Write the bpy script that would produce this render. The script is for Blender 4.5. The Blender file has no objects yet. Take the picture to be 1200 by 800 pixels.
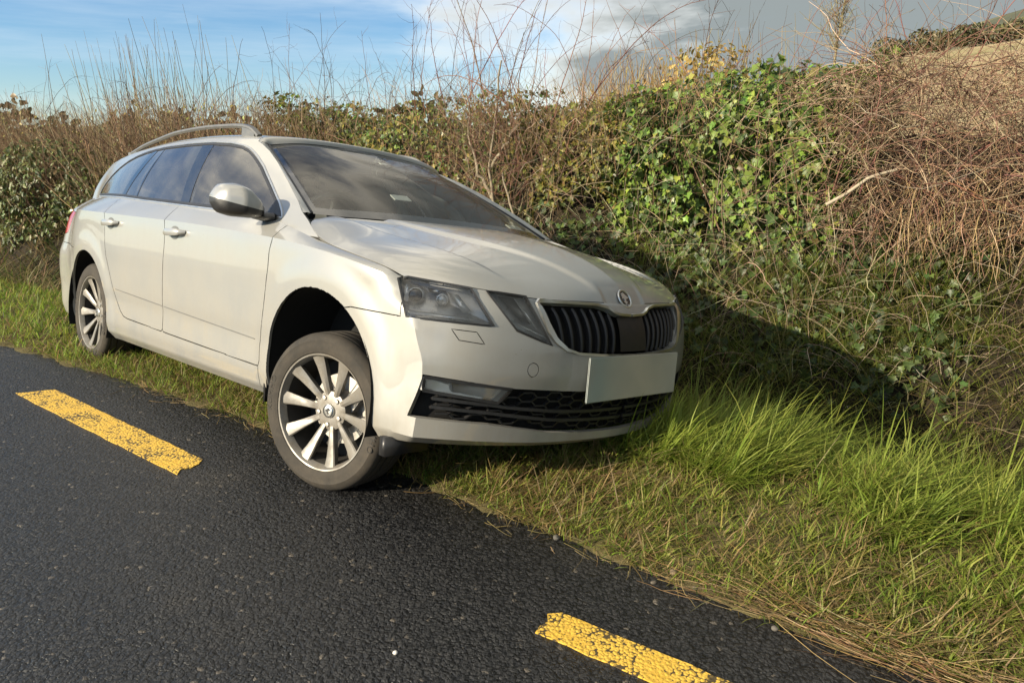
import bpy, bmesh, math, random
import numpy as np
from mathutils import Vector, Matrix
from mathutils.bvhtree import BVHTree
from mathutils import noise as mnoise
SC = bpy.context.scene
COL = SC.collection
rad = math.radians
rng = np.random.default_rng(7)

# ---------------------------------------------------------------- camera
cam_d = bpy.data.cameras.new('camera')
cam = bpy.data.objects.new('camera', cam_d)
COL.objects.link(cam)
CAM_H = 1.3380
cam.location = (0, 0, CAM_H)
cam.rotation_euler = (rad(90 - 15.056), 0, 0)
cam_d.sensor_width = 36.0
cam_d.lens = 36.0 * 873.56 / 1200.0
cam_d.clip_start = 0.05
cam_d.clip_end = 6000
SC.camera = cam

# ---------------------------------------------------------------- light
SUN_EL, SUN_AZ = rad(21), math.atan2(-.45, -.893)     # direction towards the sun (azimuth from +x)
sdir = Vector((math.cos(SUN_EL)*math.cos(SUN_AZ), math.cos(SUN_EL)*math.sin(SUN_AZ), math.sin(SUN_EL)))
sun_d = bpy.data.lights.new('sun', 'SUN')
sun_d.energy = 4.6
sun_d.angle = rad(.53)
sun_d.color = (1.0, .87, .655)
sun = bpy.data.objects.new('sun', sun_d)
COL.objects.link(sun)
sun.location = sdir * 50
sun.rotation_euler = (-sdir).to_track_quat('-Z', 'Y').to_euler()

world = bpy.data.worlds.new('World')
SC.world = world
world.use_nodes = True
def build_world():
    nt = world.node_tree; N = nt.nodes; Lk = nt.links; N.clear()
    out = N.new('ShaderNodeOutputWorld'); bg = N.new('ShaderNodeBackground')
    sky = N.new('ShaderNodeTexSky'); sky.sky_type = 'NISHITA'; sky.sun_disc = False
    sky.sun_elevation = SUN_EL
    # Nishita: rotation 0 puts the sun at +Y, turning clockwise
    sky.sun_rotation = math.atan2(sdir.x, sdir.y)
    sky.altitude = 50; sky.air_density = 1.0; sky.dust_density = .1; sky.ozone_density = 5.0
    bg.inputs['Strength'].default_value = .15
    tc = N.new('ShaderNodeTexCoord')
    # broken cloud: soft banks from stretched noise; more of it to the east (right of the view)
    sep = N.new('ShaderNodeSeparateXYZ'); Lk.new(tc.outputs['Generated'], sep.inputs[0])
    mp = N.new('ShaderNodeMapping'); mp.inputs['Scale'].default_value = (1.5, 1.5, 5.0); mp.inputs['Location'].default_value = (.35, .15, .3)
    Lk.new(tc.outputs['Generated'], mp.inputs[0])
    nz = N.new('ShaderNodeTexNoise'); nz.inputs['Scale'].default_value = 1.6; nz.inputs['Detail'].default_value = 7; nz.inputs['Roughness'].default_value = .52; nz.inputs['Distortion'].default_value = .25
    Lk.new(mp.outputs[0], nz.inputs[0])
    cov = N.new('ShaderNodeMapRange'); cov.inputs['From Min'].default_value = -.30; cov.inputs['From Max'].default_value = .34
    cov.inputs['To Min'].default_value = -.13; cov.inputs['To Max'].default_value = .34; cov.clamp = True; cov.interpolation_type = 'SMOOTHSTEP'
    Lk.new(sep.outputs[0], cov.inputs[0])
    add = N.new('ShaderNodeMath'); add.operation = 'ADD'; Lk.new(nz.outputs[0], add.inputs[0]); Lk.new(cov.outputs[0], add.inputs[1])
    elv = N.new('ShaderNodeMapRange'); elv.inputs['From Min'].default_value = .17; elv.inputs['From Max'].default_value = .45; elv.inputs['To Min'].default_value = 0; elv.inputs['To Max'].default_value = .16; elv.interpolation_type = 'SMOOTHSTEP'  # extra cloud above the view, added to lift the ambient light
    Lk.new(sep.outputs[2], elv.inputs[0])
    ad2 = N.new('ShaderNodeMath'); ad2.operation = 'ADD'; Lk.new(add.outputs[0], ad2.inputs[0]); Lk.new(elv.outputs[0], ad2.inputs[1])
    msk = N.new('ShaderNodeMapRange'); msk.inputs['From Min'].default_value = .46; msk.inputs['From Max'].default_value = .72; msk.interpolation_type = 'SMOOTHSTEP'
    Lk.new(ad2.outputs[0], msk.inputs[0])
    # cloud body: bright where thin, slate grey where thick
    cr = N.new('ShaderNodeValToRGB'); e = cr.color_ramp.elements
    e[0].position = .46; e[0].color = (8.6, 7.9, 6.5, 1); e[1].position = .70; e[1].color = (1.2, 1.36, 1.38, 1)
    m2 = e.new(.58); m2.color = (4.2, 3.95, 3.4, 1)
    Lk.new(add.outputs[0], cr.inputs[0])
    # thin streaks of high cloud
    mp2 = N.new('ShaderNodeMapping'); mp2.inputs['Scale'].default_value = (1.2, 1.2, 14.0); mp2.inputs['Rotation'].default_value = (.05, .12, 0)
    Lk.new(tc.outputs['Generated'], mp2.inputs[0])
    nz2 = N.new('ShaderNodeTexNoise'); nz2.inputs['Scale'].default_value = 1.8; nz2.inputs['Detail'].default_value = 6; nz2.inputs['Roughness'].default_value = .6
    Lk.new(mp2.outputs[0], nz2.inputs[0])
    ms2 = N.new('ShaderNodeMapRange'); ms2.inputs['From Min'].default_value = .42; ms2.inputs['From Max'].default_value = .75; ms2.inputs['To Max'].default_value = .42
    Lk.new(nz2.outputs[0], ms2.inputs[0])
    mixa = N.new('ShaderNodeMix'); mixa.data_type = 'RGBA'; mixa.inputs['B'].default_value = (2.9, 3.3, 3.6, 1)
    Lk.new(ms2.outputs[0], mixa.inputs['Factor']); hs = N.new('ShaderNodeHueSaturation'); hs.inputs['Saturation'].default_value = 1.05; hs.inputs['Value'].default_value = .54; Lk.new(sky.outputs[0], hs.inputs['Color']); Lk.new(hs.outputs[0], mixa.inputs['A'])
    mixb = N.new('ShaderNodeMix'); mixb.data_type = 'RGBA'
    Lk.new(msk.outputs[0], mixb.inputs['Factor']); Lk.new(mixa.outputs['Result'], mixb.inputs['A']); Lk.new(cr.outputs[0], mixb.inputs['B'])
    Lk.new(mixb.outputs['Result'], bg.inputs[0]); Lk.new(bg.outputs[0], out.inputs[0])
build_world()
vs = SC.view_settings
vs.view_transform = 'Standard'; vs.look = 'None'; vs.exposure = .95; vs.gamma = 1.0; vs.use_curve_mapping = False
SC.cycles.max_bounces = 5; SC.cycles.transparent_max_bounces = 12; SC.cycles.caustics_reflective = False; SC.cycles.caustics_refractive = False

# ---------------------------------------------------------------- helpers
def link(o, parent=None):
    COL.objects.link(o)
    if parent is not None: o.parent = parent
    return o
def empty(name, loc=(0, 0, 0)):
    o = bpy.data.objects.new(name, None); o.empty_display_size = .1; o.location = loc
    return link(o)
def tag(o, label=None, cat=None, group=None, kind=None):
    if label: o['label'] = label
    if cat: o['category'] = cat
    if group: o['group'] = group
    if kind: o['kind'] = kind
    return o
def mesh_np(name, V, faces, mat=None, parent=None, smooth=True, sharp=None):
    """V (n,3) array; faces list of index arrays, each (m,k)"""
    me = bpy.data.meshes.new(name)
    V = np.ascontiguousarray(V, dtype=np.float32)
    if not isinstance(faces, (list, tuple)): faces = [faces]
    loops = np.concatenate([np.asarray(F).ravel() for F in faces]).astype(np.int32)
    tot = np.concatenate([np.full(len(F), np.asarray(F).shape[1], np.int32) for F in faces])
    st = np.concatenate([[0], np.cumsum(tot)[:-1]]).astype(np.int32)
    me.vertices.add(len(V)); me.vertices.foreach_set('co', V.ravel())
    me.loops.add(len(loops)); me.loops.foreach_set('vertex_index', loops)
    me.polygons.add(len(tot)); me.polygons.foreach_set('loop_start', st); me.polygons.foreach_set('loop_total', tot)
    me.update(calc_edges=True); me.validate()
    if smooth: me.polygons.foreach_set('use_smooth', np.ones(len(me.polygons), bool))
    if sharp is not None: me.set_sharp_from_angle(angle=rad(sharp))
    if mat: me.materials.append(mat)
    return link(bpy.data.objects.new(name, me), parent)
def bm_obj(name, bm, mat=None, parent=None, smooth=True, sharp=30, free=True):
    me = bpy.data.meshes.new(name); bm.to_mesh(me)
    if free: bm.free()
    if smooth:
        me.polygons.foreach_set('use_smooth', np.ones(len(me.polygons), bool))
        if sharp is not None: me.set_sharp_from_angle(angle=rad(sharp))
    if mat: me.materials.append(mat)
    return link(bpy.data.objects.new(name, me), parent)
def attr_col(o, name, cols):
    a = o.data.color_attributes.new(name, 'FLOAT_COLOR', 'POINT')
    c = np.ones((len(o.data.vertices), 4), np.float32); c[:, :cols.shape[1]] = cols
    a.data.foreach_set('color', c.ravel())
def sweep(path, prof, closed=False, up=None, cap=True):
    """sweep a 2-D profile (k,2) along a path (n,3); up: (n,3) normals -> V,F(list)"""
    P = np.asarray(path, float); n = len(P); prof = np.asarray(prof, float); k = prof.shape[-2]
    T = np.gradient(P, axis=0) if not closed else np.roll(P, -1, 0) - np.roll(P, 1, 0)
    T /= np.linalg.norm(T, axis=1)[:, None] + 1e-12
    if up is None:
        u0 = np.array([0, 0, 1.]) if abs(T[0, 2]) < .9 else np.array([1., 0, 0]); up = np.zeros_like(P)
        for i in range(n):
            u0 = u0 - T[i] * (u0 @ T[i]); u0 /= np.linalg.norm(u0) + 1e-12; up[i] = u0
    up = np.asarray(up, float); 
    if up.ndim == 1: up = np.tile(up, (n, 1))
    up = up - T * (up * T).sum(1)[:, None]; up /= np.linalg.norm(up, axis=1)[:, None] + 1e-12
    B = np.cross(T, up)
    if prof.ndim == 2: prof = np.tile(prof, (n, 1, 1))
    V = P[:, None] + B[:, None] * prof[..., 0:1] + up[:, None] * prof[..., 1:2]
    V = V.reshape(-1, 3)
    i = np.arange(n if closed else n - 1)[:, None]; j = np.arange(k)[None]
    a = i * k + j; b = i * k + (j + 1) % k; c = ((i + 1) % n) * k + (j + 1) % k; d_ = ((i + 1) % n) * k + j
    F = [np.stack([a, b, c, d_], -1).reshape(-1, 4)]
    if cap and not closed and k > 2:
        F.append(np.arange(k)[::-1][None]); F.append((np.arange(k) + (n - 1) * k)[None])
    return V, F
def circ(r, k=8): 
    a = np.arange(k) * 2 * math.pi / k; return np.stack([np.cos(a) * r, np.sin(a) * r], 1)
def rect(w, h): return np.array([(-w/2, -h/2), (w/2, -h/2), (w/2, h/2), (-w/2, h/2)])
class MB:
    """collects vertex/face blocks into one mesh"""
    def __init__(s): s.V = []; s.F = {}; s.n = 0
    def add(s, V, F):
        V = np.asarray(V, float).reshape(-1, 3)
        for f in (F if isinstance(F, (list, tuple)) else [F]):
            f = np.asarray(f)
            if len(f): s.F.setdefault(f.shape[1], []).append(f + s.n)
        s.V.append(V); s.n += len(V); return s
    def box(s, c, d, rot=None):
        q = np.array([(x, y, z) for x in (-.5, .5) for y in (-.5, .5) for z in (-.5, .5)]) * d
        if rot is not None: q = q @ np.asarray(rot).T
        return s.add(q + np.asarray(c), np.array([(0, 1, 3, 2), (4, 6, 7, 5), (0, 4, 5, 1), (2, 3, 7, 6), (0, 2, 6, 4), (1, 5, 7, 3)]))
    def tube(s, path, r, k=8, **kw):
        return s.add(*sweep(path, circ(r, k), **kw))
    def lathe(s, prof, k=48, axis='y', full=True):
        """prof (n,2): radius, along axis"""
        prof = np.asarray(prof, float); a = np.arange(k) * 2 * math.pi / k
        r = prof[:, 0][None]; h = np.broadcast_to(prof[:, 1][None], (k, len(prof)))
        X = np.cos(a)[:, None] * r; Z = np.sin(a)[:, None] * r
        V = {'y': np.stack([X, h, Z], -1), 'z': np.stack([X, Z, h], -1), 'x': np.stack([h, X, Z], -1)}[axis]
        n = len(prof); i = np.arange(k)[:, None]; j = np.arange(n - 1)[None]
        F = np.stack([i*n+j, i*n+j+1, ((i+1) % k)*n+j+1, ((i+1) % k)*n+j], -1).reshape(-1, 4)
        return s.add(V, F)
    def build(s, name, mat=None, parent=None, smooth=True, sharp=35):
        return mesh_np(name, np.concatenate(s.V), [np.concatenate(v) for v in s.F.values()], mat, parent, smooth, sharp)
# ---------------------------------------------------------------- materials
def nodes(name):
    m = bpy.data.materials.new(name); m.use_nodes = True
    nt = m.node_tree; b = nt.nodes['Principled BSDF']; o = nt.nodes['Material Output']
    return m, nt, b, o
def setp(b, **kw):
    for k, v in kw.items():
        k = {'base': 'Base Color', 'rough': 'Roughness', 'metal': 'Metallic', 'coat': 'Coat Weight', 'coat_r': 'Coat Roughness', 'spec': 'Specular IOR Level', 'sss': 'Subsurface Weight', 'trans': 'Transmission Weight', 'ior': 'IOR'}[k]
        if k == 'Base Color' and len(v) == 3: v = (*v, 1)
        b.inputs[k].default_value = v
def N_(nt, t, **kw):
    n = nt.nodes.new(t)
    for k, v in kw.items():
        if k in n.inputs.keys(): n.inputs[k].default_value = v
        else: setattr(n, k, v)
    return n
def ramp(nt, fac, stops, mode='LINEAR'):
    r = nt.nodes.new('ShaderNodeValToRGB'); r.color_ramp.interpolation = mode
    e = r.color_ramp.elements
    while len(e) > 1: e.remove(e[-1])
    e[0].position = stops[0][0]; c = stops[0][1]; e[0].color = (*c, 1) if len(c) == 3 else c
    for p, c in stops[1:]:
        x = e.new(p); x.color = (*c, 1) if len(c) == 3 else c
    nt.links.new(fac, r.inputs[0]); return r
def mixc(nt, fac, a, b, mode='MIX'):
    m = nt.nodes.new('ShaderNodeMix'); m.data_type = 'RGBA'; m.blend_type = mode
    for s, v in (('Factor', fac), ('A', a), ('B', b)):
        s = [i for i in m.inputs if i.name == s and i.type == ('VALUE' if s == 'Factor' else 'RGBA')][0]
        if hasattr(v, 'links') or hasattr(v, 'is_output'): nt.links.new(v, s)
        elif s.type == 'VALUE': s.default_value = v
        else: s.default_value = (*v, 1) if len(v) == 3 else v
    return [i for i in m.outputs if i.type == 'RGBA'][0]
def math_(nt, op, a, b=None):
    m = nt.nodes.new('ShaderNodeMath'); m.operation = op
    for i, v in enumerate((a, b)):
        if v is None: continue
        if hasattr(v, 'is_output'): nt.links.new(v, m.inputs[i])
        else: m.inputs[i].default_value = v
    return m.outputs[0]
def maprange(nt, v, a, b, c=0, d=1):
    m = nt.nodes.new('ShaderNodeMapRange'); nt.links.new(v, m.inputs[0])
    for i, x in enumerate((a, b, c, d)): m.inputs[1 + i].default_value = x
    return m.outputs[0]
def noise(nt, scale, detail=4, rough=.55, vec=None, out=0, dist=0):
    n = nt.nodes.new('ShaderNodeTexNoise'); n.inputs['Scale'].default_value = scale; n.inputs['Detail'].default_value = detail; n.inputs['Roughness'].default_value = rough; n.inputs['Distortion'].default_value = dist
    if vec is not None: nt.links.new(vec, n.inputs['Vector'])
    return n.outputs[out]
def objco(nt, scale=(1, 1, 1)):
    t = nt.nodes.new('ShaderNodeTexCoord'); m = nt.nodes.new('ShaderNodeMapping'); m.inputs['Scale'].default_value = scale
    nt.links.new(t.outputs['Object'], m.inputs[0]); return m.outputs[0], t
def bump(nt, b, h, strength=.3, dist=.01):
    n = nt.nodes.new('ShaderNodeBump'); n.inputs['Strength'].default_value = strength; n.inputs['Distance'].default_value = dist
    nt.links.new(h, n.inputs['Height']); nt.links.new(n.outputs[0], b.inputs['Normal']); return n
def simple(name, base, rough=.5, metal=0, coat=0, var=.12, scale=30, **kw):
    m, nt, b, o = nodes(name); setp(b, rough=rough, metal=metal, coat=coat, **kw)
    co, _ = objco(nt); nz = noise(nt, scale, 4, vec=co)
    c = mixc(nt, nz, tuple(max(0, x * (1 - var)) for x in base), tuple(min(1, x * (1 + var)) for x in base))
    nt.links.new(c, b.inputs['Base Color'])
    nt.links.new(maprange(nt, nz, .3, .7, max(.02, rough - .05), min(1, rough + .08)), b.inputs['Roughness'])
    return m
M = {}
def paint_mat():
    m, nt, b, o = nodes('silver_paint')
    setp(b, metal=.42, rough=.36, coat=.9, coat_r=.035)
    t = nt.nodes.new('ShaderNodeTexCoord'); sep = nt.nodes.new('ShaderNodeSeparateXYZ'); nt.links.new(t.outputs['Object'], sep.inputs[0])
    # road film: denser low down and behind the wheels' spray, with vertical runs and small spots
    mp = nt.nodes.new('ShaderNodeMapping'); mp.inputs['Scale'].default_value = (22, 22, 1.6); nt.links.new(t.outputs['Object'], mp.inputs[0])
    runs = noise(nt, 1.0, 5, .6, mp.outputs[0])
    cloud = noise(nt, 3.0, 5, .6, t.outputs['Object'])
    low = maprange(nt, sep.outputs[2], .95, .18, 0, 1)
    film = math_(nt, 'MULTIPLY', math_(nt, 'ADD', maprange(nt, runs, .45, .75, 0, .30), maprange(nt, cloud, .33, .72, 0, .95)), math_(nt, 'ADD', math_(nt, 'MULTIPLY', low, .75), .16))
    spots = nt.nodes.new('ShaderNodeTexVoronoi'); spots.inputs['Scale'].default_value = 34; nt.links.new(t.outputs['Object'], spots.inputs[0])
    spot = math_(nt, 'MULTIPLY', maprange(nt, spots.outputs['Distance'], .10, .05, 0, .8), maprange(nt, noise(nt, 5, 2, .5, t.outputs['Object']), .55, .65))
    film = math_(nt, 'MINIMUM', math_(nt, 'ADD', film, math_(nt, 'MULTIPLY', spot, .7)), .8)
    c = mixc(nt, film, (.335, .336, .322), (.225, .20, .155))
    nt.links.new(c, b.inputs['Base Color'])
    nt.links.new(maprange(nt, film, 0, .8, .24, .02), b.inputs['Metallic'])
    nt.links.new(maprange(nt, film, 0, .8, .30, .62), b.inputs['Roughness'])
    nt.links.new(maprange(nt, film, 0, .7, 1.0, .45), b.inputs['Coat Weight'])
    return m
def glass_mat(name, tint, refl=1.0, film=.04, fk=1.5):
    """thin automotive glass: tinted see-through + mirror reflection by Fresnel + a little dust"""
    m, nt, b, o = nodes(name); nt.nodes.remove(b)
    tr = N_(nt, 'ShaderNodeBsdfTransparent'); tr.inputs[0].default_value = (*tint, 1)
    gl = N_(nt, 'ShaderNodeBsdfGlossy'); gl.inputs['Roughness'].default_value = .02; gl.inputs[0].default_value = (refl, refl, refl, 1)
    fr = N_(nt, 'ShaderNodeFresnel'); fr.inputs[0].default_value = 1.52
    mx = N_(nt, 'ShaderNodeMixShader'); nt.links.new(math_(nt, 'MINIMUM', math_(nt, 'MULTIPLY', fr.outputs[0], fk), 1.0), mx.inputs[0]); nt.links.new(tr.outputs[0], mx.inputs[1]); nt.links.new(gl.outputs[0], mx.inputs[2])
    df = N_(nt, 'ShaderNodeBsdfDiffuse'); df.inputs[0].default_value = (.55, .52, .46, 1)
    co, _ = objco(nt); d = maprange(nt, noise(nt, 5, 5, .6, co), .3, .75, film * .5, film * 2)
    m2 = N_(nt, 'ShaderNodeMixShader'); nt.links.new(d, m2.inputs[0]); nt.links.new(mx.outputs[0], m2.inputs[1]); nt.links.new(df.outputs[0], m2.inputs[2])
    nt.links.new(m2.outputs[0], o.inputs[0]); return m
def tyre_mat():
    m, nt, b, o = nodes('tyre_rubber'); co, t = objco(nt)
    n1 = noise(nt, 9, 6, .65, co); n2 = noise(nt, 60, 3, .6, co)
    k = math_(nt, 'MULTIPLY', maprange(nt, n1, .32, .66), maprange(nt, n2, .2, .7, .6, 1))
    nt.links.new(mixc(nt, k, (.020, .018, .015), (.055, .045, .033)), b.inputs['Base Color'])
    setp(b, rough=.85); bump(nt, b, n2, .15, .003); return m
def rim_mat():
    m, nt, b, o = nodes('wheel_alloy'); co, t = objco(nt)
    n1 = noise(nt, 14, 6, .65, co)
    k = maprange(nt, n1, .36, .66, 0, .85)
    nt.links.new(mixc(nt, k, (.27, .258, .235), (.135, .112, .080)), b.inputs['Base Color'])
    nt.links.new(maprange(nt, k, 0, .7, .5, .05), b.inputs['Metallic']); setp(b, rough=.42, coat=.3); return m
M['paint'] = paint_mat()
M['glass_side'] = glass_mat('tinted_side_glass', (.60, .64, .63), film=.06, fk=1.2)
M['glass_dark'] = glass_mat('privacy_glass', (.13, .15, .15), film=.05)
M['glass_front'] = glass_mat('windscreen_glass', (.84, .88, .84), film=.07, fk=.60)
M['lens'] = glass_mat('lamp_lens', (.95, .95, .94), film=.025, fk=1.0)
M['tyre'] = tyre_mat(); M['alloy'] = rim_mat()
M['black'] = simple('black_plastic', (.018, .018, .019), .42, var=.3)
M['gloss_black'] = simple('gloss_black_trim', (.010, .010, .011), .14, coat=.6, var=.2)
M['matte_black'] = simple('matte_black', (.012, .012, .012), .9, var=.3)
M['void'] = simple('black_liner', (.006, .006, .006), .95, var=.3)
M['chrome'] = simple('satin_chrome', (.60, .60, .57), .34, 1.0, var=.06)
M['reflector'] = simple('lamp_reflector', (.80, .80, .78), .18, .45, var=.05)
M['lamp_dark'] = simple('lamp_bezel', (.52, .52, .51), .3, .25, coat=.5, var=.3)
M['red'] = simple('red_lens', (.42, .012, .02), .12, coat=.8)
M['fabric'] = simple('seat_fabric', (.085, .085, .09), .9, var=.25, scale=80)
M['dash'] = simple('dashboard_plastic', (.09, .09, .088), .6, var=.15)
M['grey_lining'] = simple('headliner', (.42, .41, .38), .9, var=.08)
M['steel'] = simple('brake_steel', (.42, .40, .37), .4, .9, var=.2)
M['rail'] = simple('satin_roof_rail', (.15, .147, .138), .45, .5, coat=.2, var=.1)
M['white_card'] = simple('white_card', (.75, .75, .72), .6, var=.05)
M['rim_dark'] = simple('dark_barrel', (.035, .032, .028), .7, .2, var=.3)  # inner rim given one dark tone
M['tyre_mark'] = simple('tyre_lettering', (.028, .025, .022), .8, var=.2)
M['satin_black'] = simple('satin_black_slats', (.009, .009, .010), .5, var=.2)
# ================= ground: road, verge, ditch, bank, fields
def cspline(xk, yk, x):
    """natural cubic spline through yk (n,k) at xk"""
    xk = np.asarray(xk, float); yk = np.asarray(yk, float); n = len(xk); h = np.diff(xk)
    A = np.zeros((n, n)); r = np.zeros_like(yk); A[0, 0] = A[-1, -1] = 1
    for i in range(1, n - 1):
        A[i, i-1] = h[i-1]; A[i, i] = 2 * (h[i-1] + h[i]); A[i, i+1] = h[i]
        r[i] = 6 * ((yk[i+1] - yk[i]) / h[i] - (yk[i] - yk[i-1]) / h[i-1])
    Mm = np.linalg.solve(A, r); i = np.clip(np.searchsorted(xk, x, side='right') - 1, 0, n - 2)
    hh = h[i][:, None]; a = (xk[i+1] - x)[:, None]; b = (x - xk[i])[:, None]
    return Mm[i] * a**3 / (6*hh) + Mm[i+1] * b**3 / (6*hh) + (yk[i]/hh - Mm[i]*hh/6) * a + (yk[i+1]/hh - Mm[i+1]*hh/6) * b
# the road's edge (world, metres); s runs along it, d away from the road
EDGE = np.array([(-60, 34.5), (-30, 19.5), (-14, 11.2), (-7, 7.15), (-3.5, 4.92), (-1.2, 3.40), (-.24, 2.68), (.40, 2.16), (.92, 1.76), (1.7, 1.13), (4, -.75), (12, -7.2), (40, -29)])
_t = np.concatenate([[0], np.cumsum(np.linalg.norm(np.diff(EDGE, axis=0), axis=1))]); _t -= _t[6]
S0, S1 = _t[0], _t[-1]
_sg = np.linspace(S0, S1, 6000); _ep = cspline(_t, EDGE, _sg); _et = np.gradient(_ep, axis=0); _et /= np.linalg.norm(_et, axis=1)[:, None]
def edge(s):
    s = np.asarray(s, float)
    p = np.stack([np.interp(s, _sg, _ep[:, k]) for k in (0, 1)], -1); t = np.stack([np.interp(s, _sg, _et[:, k]) for k in (0, 1)], -1)
    return p, np.stack([-t[..., 1], t[..., 0]], -1)
def lump(x, y, k=1.0, seed=0):
    """cheap smooth noise, about -1..1"""
    r = np.random.default_rng(seed); o = 0
    for i in range(5):
        a = r.uniform(0, 6.28); f = k * (1.0 + .9 * i) * r.uniform(.8, 1.2); o = o + np.sin((x * math.cos(a) + y * math.sin(a)) * f + r.uniform(0, 6.28) + 1.3 * np.sin((x * math.sin(a) - y * math.cos(a)) * f * .6)) / (1 + .5 * i)
    return o / 2.2
PD_ = [-3., -.3, -.08, 0, .12, .30, .60, .90, 1.2, 1.45, 1.75, 1.98, 2.2, 2.55, 3.05, 3.45, 3.8, 4.4, 6.0, 9.0]
PZ_ = [-.03, -.03, -.02, .004, .022, .035, .045, .02, -.075, -.19, -.28, -.315, -.21, .20, .66, 1.04, 1.34, 1.25, .75, .60]
def ground_z(s, d):
    s = np.asarray(s, float); d = np.asarray(d, float)
    z = np.interp(d, PD_, PZ_)
    z = np.where((d > 2.4) & (z > .6), .6 + (z - .6) * np.interp(s, [-6, -4.2], [.35, 1]), z)
    # verge heaped a little higher ahead of the car
    z = z + .07 * np.exp(-((d - .75) / .42) ** 2) * (1 / (1 + np.exp(-(s - .35) * 5)))
    k = np.clip(d / .5, 0, 1) * np.clip((9 - d) / 3, 0, 1)
    return z + k * (.030 * lump(s, d, 3.1, 3) + .015 * lump(s, d, 9, 5)) * np.where(d > 2.2, 1.8, 1)
def pos(s, d, dz=0):
    p, n = edge(s); d = np.asarray(d, float); q = p + n * d[..., None]
    return np.concatenate([q, (ground_z(s, d) + dz)[..., None]], -1)
def asphalt_mat():
    m, nt, b, o = nodes('worn_asphalt'); t = nt.nodes.new('ShaderNodeTexCoord'); co = t.outputs['Object']
    wob = nt.nodes.new('ShaderNodeMix'); wob.data_type = 'VECTOR'; wob.inputs['Factor'].default_value = .02
    nt.links.new(co, wob.inputs[4]); nz0 = nt.nodes.new('ShaderNodeTexNoise'); nz0.inputs['Scale'].default_value = 60; nt.links.new(co, nz0.inputs[0]); nt.links.new(nz0.outputs['Color'], wob.inputs[5])
    v1 = nt.nodes.new('ShaderNodeTexVoronoi'); v1.inputs['Scale'].default_value = 84; nt.links.new(wob.outputs[1], v1.inputs[0])
    v2 = nt.nodes.new('ShaderNodeTexVoronoi'); v2.inputs['Scale'].default_value = 175; nt.links.new(wob.outputs[1], v2.inputs[0])
    big = noise(nt, 1.3, 6, .6, co); mid = noise(nt, 14, 4, .6, co)
    stone = math_(nt, 'SUBTRACT', 1.0, math_(nt, 'MULTIPLY', math_(nt, 'MULTIPLY', v1.outputs['Distance'], v1.outputs['Distance']), 2.0)); fine = maprange(nt, v2.outputs['Distance'], .6, .1)
    h = math_(nt, 'ADD', math_(nt, 'MULTIPLY', stone, math_(nt, 'ADD', maprange(nt, mid, .3, .7, .45, 1.0), 0)), math_(nt, 'MULTIPLY', fine, .28))
    sepc = nt.nodes.new('ShaderNodeSeparateColor'); nt.links.new(v1.outputs['Color'], sepc.inputs[0])
    c0 = mixc(nt, sepc.outputs[0], (.009, .0094, .0105), (.029, .0285, .028))
    c1 = mixc(nt, maprange(nt, stone, .1, .75), (.004, .004, .0045), c0)
    pale = maprange(nt, sepc.outputs[1], .982, .995, 0, .7)
    c2 = mixc(nt, pale, c1, (.14, .12, .095))
    dust = math_(nt, 'MULTIPLY', maprange(nt, big, .56, .74, 0, .40), maprange(nt, mid, .3, .7, .3, 1))
    c3 = mixc(nt, dust, c2, (.058, .048, .034))
    nt.links.new(c3, b.inputs['Base Color'])
    nt.links.new(math_(nt, 'ADD', maprange(nt, sepc.outputs[2], 0, 1, .36, .60), math_(nt, 'MULTIPLY', dust, .5)), b.inputs['Roughness'])
    setp(b, spec=.5)
    bump(nt, b, h, .8, .0045); return m
def dash_mat():
    m, nt, b, o = nodes('yellow_road_paint'); t = nt.nodes.new('ShaderNodeTexCoord'); co = t.outputs['Object']
    v1 = nt.nodes.new('ShaderNodeTexVoronoi'); v1.inputs['Scale'].default_value = 88; nt.links.new(co, v1.inputs[0])
    v2 = nt.nodes.new('ShaderNodeTexVoronoi'); v2.inputs['Scale'].default_value = 150; nt.links.new(co, v2.inputs[0])
    big = noise(nt, 9, 5, .6, co)
    h = math_(nt, 'ADD', maprange(nt, v1.outputs['Distance'], .65, .1), math_(nt, 'MULTIPLY', maprange(nt, v2.outputs['Distance'], .6, .1), .3))
    sepc = nt.nodes.new('ShaderNodeSeparateColor'); nt.links.new(v1.outputs['Color'], sepc.inputs[0])
    pit = math_(nt, 'MAXIMUM', maprange(nt, math_(nt, 'ADD', v1.outputs['Distance'], math_(nt, 'MULTIPLY', math_(nt, 'SUBTRACT', big, .5), 1.5)), .60, .72, 0, .92), maprange(nt, math_(nt, 'ADD', math_(nt, 'MULTIPLY', sepc.outputs[1], .25), big), .79, .86, 0, .9))
    c = mixc(nt, maprange(nt, big, .3, .7), (.62, .38, .040), (.76, .50, .075))
    c = mixc(nt, math_(nt, 'MULTIPLY', sepc.outputs[0], .30), c, (.34, .19, .04))
    nt.links.new(mixc(nt, pit, c, (.016, .015, .015)), b.inputs['Base Color']); setp(b, rough=.62)
    bump(nt, b, h, .45, .004); return m
def soil_mat(name, a, c_, scale=6):
    m, nt, b, o = nodes(name); t = nt.nodes.new('ShaderNodeTexCoord'); co = t.outputs['Object']
    n1 = noise(nt, scale, 8, .65, co); n2 = noise(nt, scale * 9, 5, .7, co)
    nt.links.new(mixc(nt, maprange(nt, math_(nt, 'ADD', math_(nt, 'MULTIPLY', n1, .6), math_(nt, 'MULTIPLY', n2, .4)), .35, .65), a, c_), b.inputs['Base Color'])
    setp(b, rough=.95, spec=.2); bump(nt, b, n2, .6, .02); return m
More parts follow.
